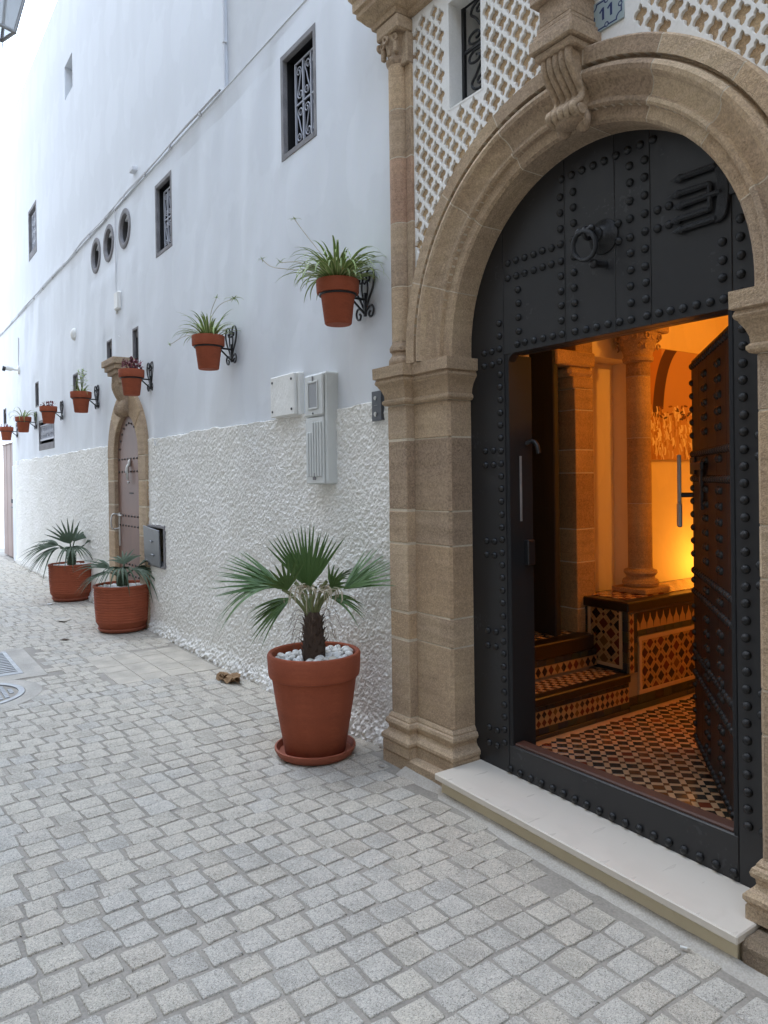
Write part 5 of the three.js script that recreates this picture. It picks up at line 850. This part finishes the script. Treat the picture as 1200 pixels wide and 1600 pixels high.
{
  ribPot([-7.70, 0, .245], .275, .455, 'ribbed terracotta pot standing in front of the brown arched door', 'terracotta saucer under the ribbed pot by the brown door', '', 'pale pebbles in the ribbed pot before the brown door');
  ribPot([-10.12, 0, .21], .275, .455, 'ribbed terracotta pot standing beyond the brown arched door', 'terracotta saucer under the farther ribbed pot', '', 'pale pebbles in the farther ribbed pot');
  const yucca = (C, label, fans, th) => {
    const t = thing('potted_palm', label, 'palm', [C[0], .42, C[2]]);
    const tg = [lathe([[.05, -.02], [.055, .03], [.048, th * .5], [.05, th], [.03, th + .05], [0, th + .06]], 12)]; for (let i = 0; i < 26; i++) { const a = i * 2.4, y = i / 26 * th; tg.push(uvBox(new THREE.ConeGeometry(.022, .10, 5).scale(1, 1, .4).rotateX(.35).translate(0, .03, .05).rotateY(a).translate(0, y, 0))); }
    part('trunk', tg, M.palmDark, t);
    for (const [h, d, n, len, ns, sp, dr, w] of fans) { part('leaf', fan(loc(...h), loc(...d), loc(...n), len, Math.round(ns * 1.5), sp, dr * .6, w * 1.2, .22), M.palmDark, t); part('petiole', tube([loc(0, th * .7, 0), loc(h[0] * .5, lerp(th, h[1], .6), h[2] * .5), loc(...h)], .009, 8, 5), M.palmDark, t); }
  };
  yucca([-10.12, 0, .21], 'dark green palm with stiff drooping leaves in the farther ribbed pot', [[[-.16, .28, 0], [-.9, .05, 0], [-.2, .9, -.4], .48, 9, 1.3, .6, .015], [[.16, .28, .02], [.72, .62, .1], [-.5, .7, -.4], .52, 11, 1.0, .25, .015], [[-.02, .30, .02], [-.45, .85, .1], [.3, .4, -.8], .36, 5, 1.5, .05, .015], [[.04, .27, -.1], [.5, -.1, -.6], [.2, .9, -.3], .34, 8, 1.8, .8, .017], [[-.1, .26, -.1], [-.6, -.2, -.5], [-.2, .9, -.2], .42, 9, 1.5, .75, .016], [[.0, .32, .1], [.1, .6, .8], [0, .6, -.5], .34, 9, 2, .3, .014]], .16);
  yucca([-7.70, 0, .245], 'small drooping palm with few broad leaves in the ribbed pot by the brown door', [[[.16, .22, 0], [.80, .55, 0], [-.5, .8, -.3], .38, 4, .7, .25, .016], [[.13, .20, -.03], [.8, .0, -.1], [.1, .9, -.3], .38, 5, 1.3, .9, .017], [[-.12, .20, 0], [-.85, .35, 0], [.2, .9, -.3], .36, 5, 1.2, .55, .014], [[-.10, .17, -.05], [-.8, -.1, -.3], [-.1, .9, -.2], .34, 5, 1.1, .9, .013], [[.02, .22, -.1], [.2, .1, -.9], [0, .9, .2], .30, 7, 2.2, 1.1, .017], [[0, .24, .06], [-.1, .6, .7], [0, .5, -.6], .26, 6, 2, .3, .014]], .10);
}
{ // litter
  const leaf = thing('dead_leaf', 'crumpled dry brown leaf lying on the paving by the wall', 'dead leaf', [-5.19, 0.004, .165]);
  part('blade', Array.from({ length: 9 }, (_, i) => { const g = grid(6, 5, (a, b) => { const u = a / 6 - .5, v = b / 5 - .5; return [u * .19 * (1 - Math.abs(v)) + rr(-.004, .004), .022 + .03 * Math.sin(u * 5 + i) * Math.cos(v * 4 + i * 2) + .008 * rnd(), v * .06 + (i - 4) * .004]; }); return uvBox(g.rotateY(.5 + rr(-.35, .35)).translate(rr(-.05, .05), 0, rr(-.02, .02))); }), M.deadLeaf, leaf); part('stalk', tube([[-.12, .01, .03], [-.09, .035, .035], [-.05, .03, .02]], .007, 10, 5), M.wornWood, leaf);
  const scrap = (x, z, s, m, label, cat, name) => { const t = part(name, uvBox(grid(5, 4, (i, j) => [(i / 5 - .5) * s + rr(-.003, .003), .006 + .012 * rnd() * s * 10 * .5, (j / 4 - .5) * s * .6 + rr(-.003, .003)])), m, scene); t.position.set(x, tilt(x), z); t.rotation.y = x * 7; tag(t, label, cat); };
  scrap(-8.62, .62, .17, M.tan, 'flat pale paper scrap on the paving before the farther ribbed pot', 'litter', 'paper_scrap');
  scrap(-7.55, .83, .09, M.trunk, 'dark dry scrap on the paving in front of the ribbed pots', 'litter', 'dark_scrap');
  scrap(-9.9, .52, .10, M.litter, 'small white litter on the paving just behind the farther ribbed pot', 'litter', 'white_litter');
  scrap(-3.16, .20, .035, M.metal, 'tiny crumpled silver foil at the foot of the portal plinth', 'litter', 'foil_scrap');
  const b = thing('cigarette_butt', 'small pale cigarette butt on the cement in front of the doorstep', 'cigarette butt', [-1.40, tilt(-1.4) + .008, .235]); b.rotation.y = .5; part('paper', rod([-.014, 0, 0], [.008, 0, 0], .004, 8), M.litter, b); part('filter', rod([.008, 0, 0], [.018, 0, 0], .0041, 8), M.tan, b);
}
{ // street lantern on a bracket from the building opposite
  const t = thing('street_lantern', 'tapered glass street lantern with a grey metal frame hanging over the street', 'street lantern', [-5.645, 4.60, 1.60]); t.rotation.y = .35;
  const a = .085, b = .17, H = .44, cr = [[1, 1], [-1, 1], [-1, -1], [1, -1]];
  part('frame', [...cr.map(([x, z]) => rod([x * a, 0, z * a], [x * b, H, z * b], .011, 5)), ...cr.map(([x, z], i) => { const [x2, z2] = cr[(i + 1) % 4]; return [rod([x * a, 0, z * a], [x2 * a, 0, z2 * a], .013, 5), rod([x * b, H, z * b], [x2 * b, H, z2 * b], .014, 5)]; }).flat(), ...cr.map(([x, z]) => tube([[x * a, 0, z * a], [x * a * 1.12, -.015, z * a * 1.12], [x * a * 1.2, -.045, z * a * 1.2]], .004, 6, 4))], M.galv, t);
  const gm = new THREE.MeshPhysicalMaterial({ color: lin(.62, .63, .63), transmission: .6, thickness: 0, roughness: .5, side: THREE.DoubleSide });
  cr.forEach(([x, z], i) => { const [x2, z2] = cr[(i + 1) % 4]; const g = new THREE.BufferGeometry(); g.setAttribute('position', new THREE.Float32BufferAttribute([x * a, 0, z * a, x2 * a, 0, z2 * a, x2 * b, H, z2 * b, x * a, 0, z * a, x2 * b, H, z2 * b, x * b, H, z * b], 3)); g.computeVertexNormals(); part('pane', uvBox(g), gm, t); });
  part('roof', [uvBox(new THREE.ConeGeometry(.27, .2, 4, 1).rotateY(Math.PI / 4).translate(0, H + .1, 0)), uvBox(new THREE.SphereGeometry(.03, 8, 8).translate(0, H + .22, 0))], M.galv, t);
  part('arm', [tube([[0, H + .2, 0], [-.1, H + .42, .2], [-.7, H + .5, 1.1], [-1.5, H + .3, 2.2]], .018, 24, 6)], M.galv, t);
}
{ // building across the street: out of the picture, but it narrows the sky
  const o = thing('opposite_house', 'buff plastered house across the street, facing the long white house', 'house');
  part('wall', [bx(-16.5, -4, -.2, 13, 4.3, 4.9), bx(-4, 4.5, -.2, 8.8, 4.3, 4.88), bx(3.9, 4.5, -.2, 8, -.4, 4.3)], M.ochreWall, o);
  part('door', bx(-4.0, -3.0, 0, 2.2, 4.27, 4.299, .01), M.leftDoor, o); part('window', bx(-6.5, -5.8, 2.8, 3.8, 4.27, 4.299, .01), M.glass, o);
}
renderer.render(scene, camera);
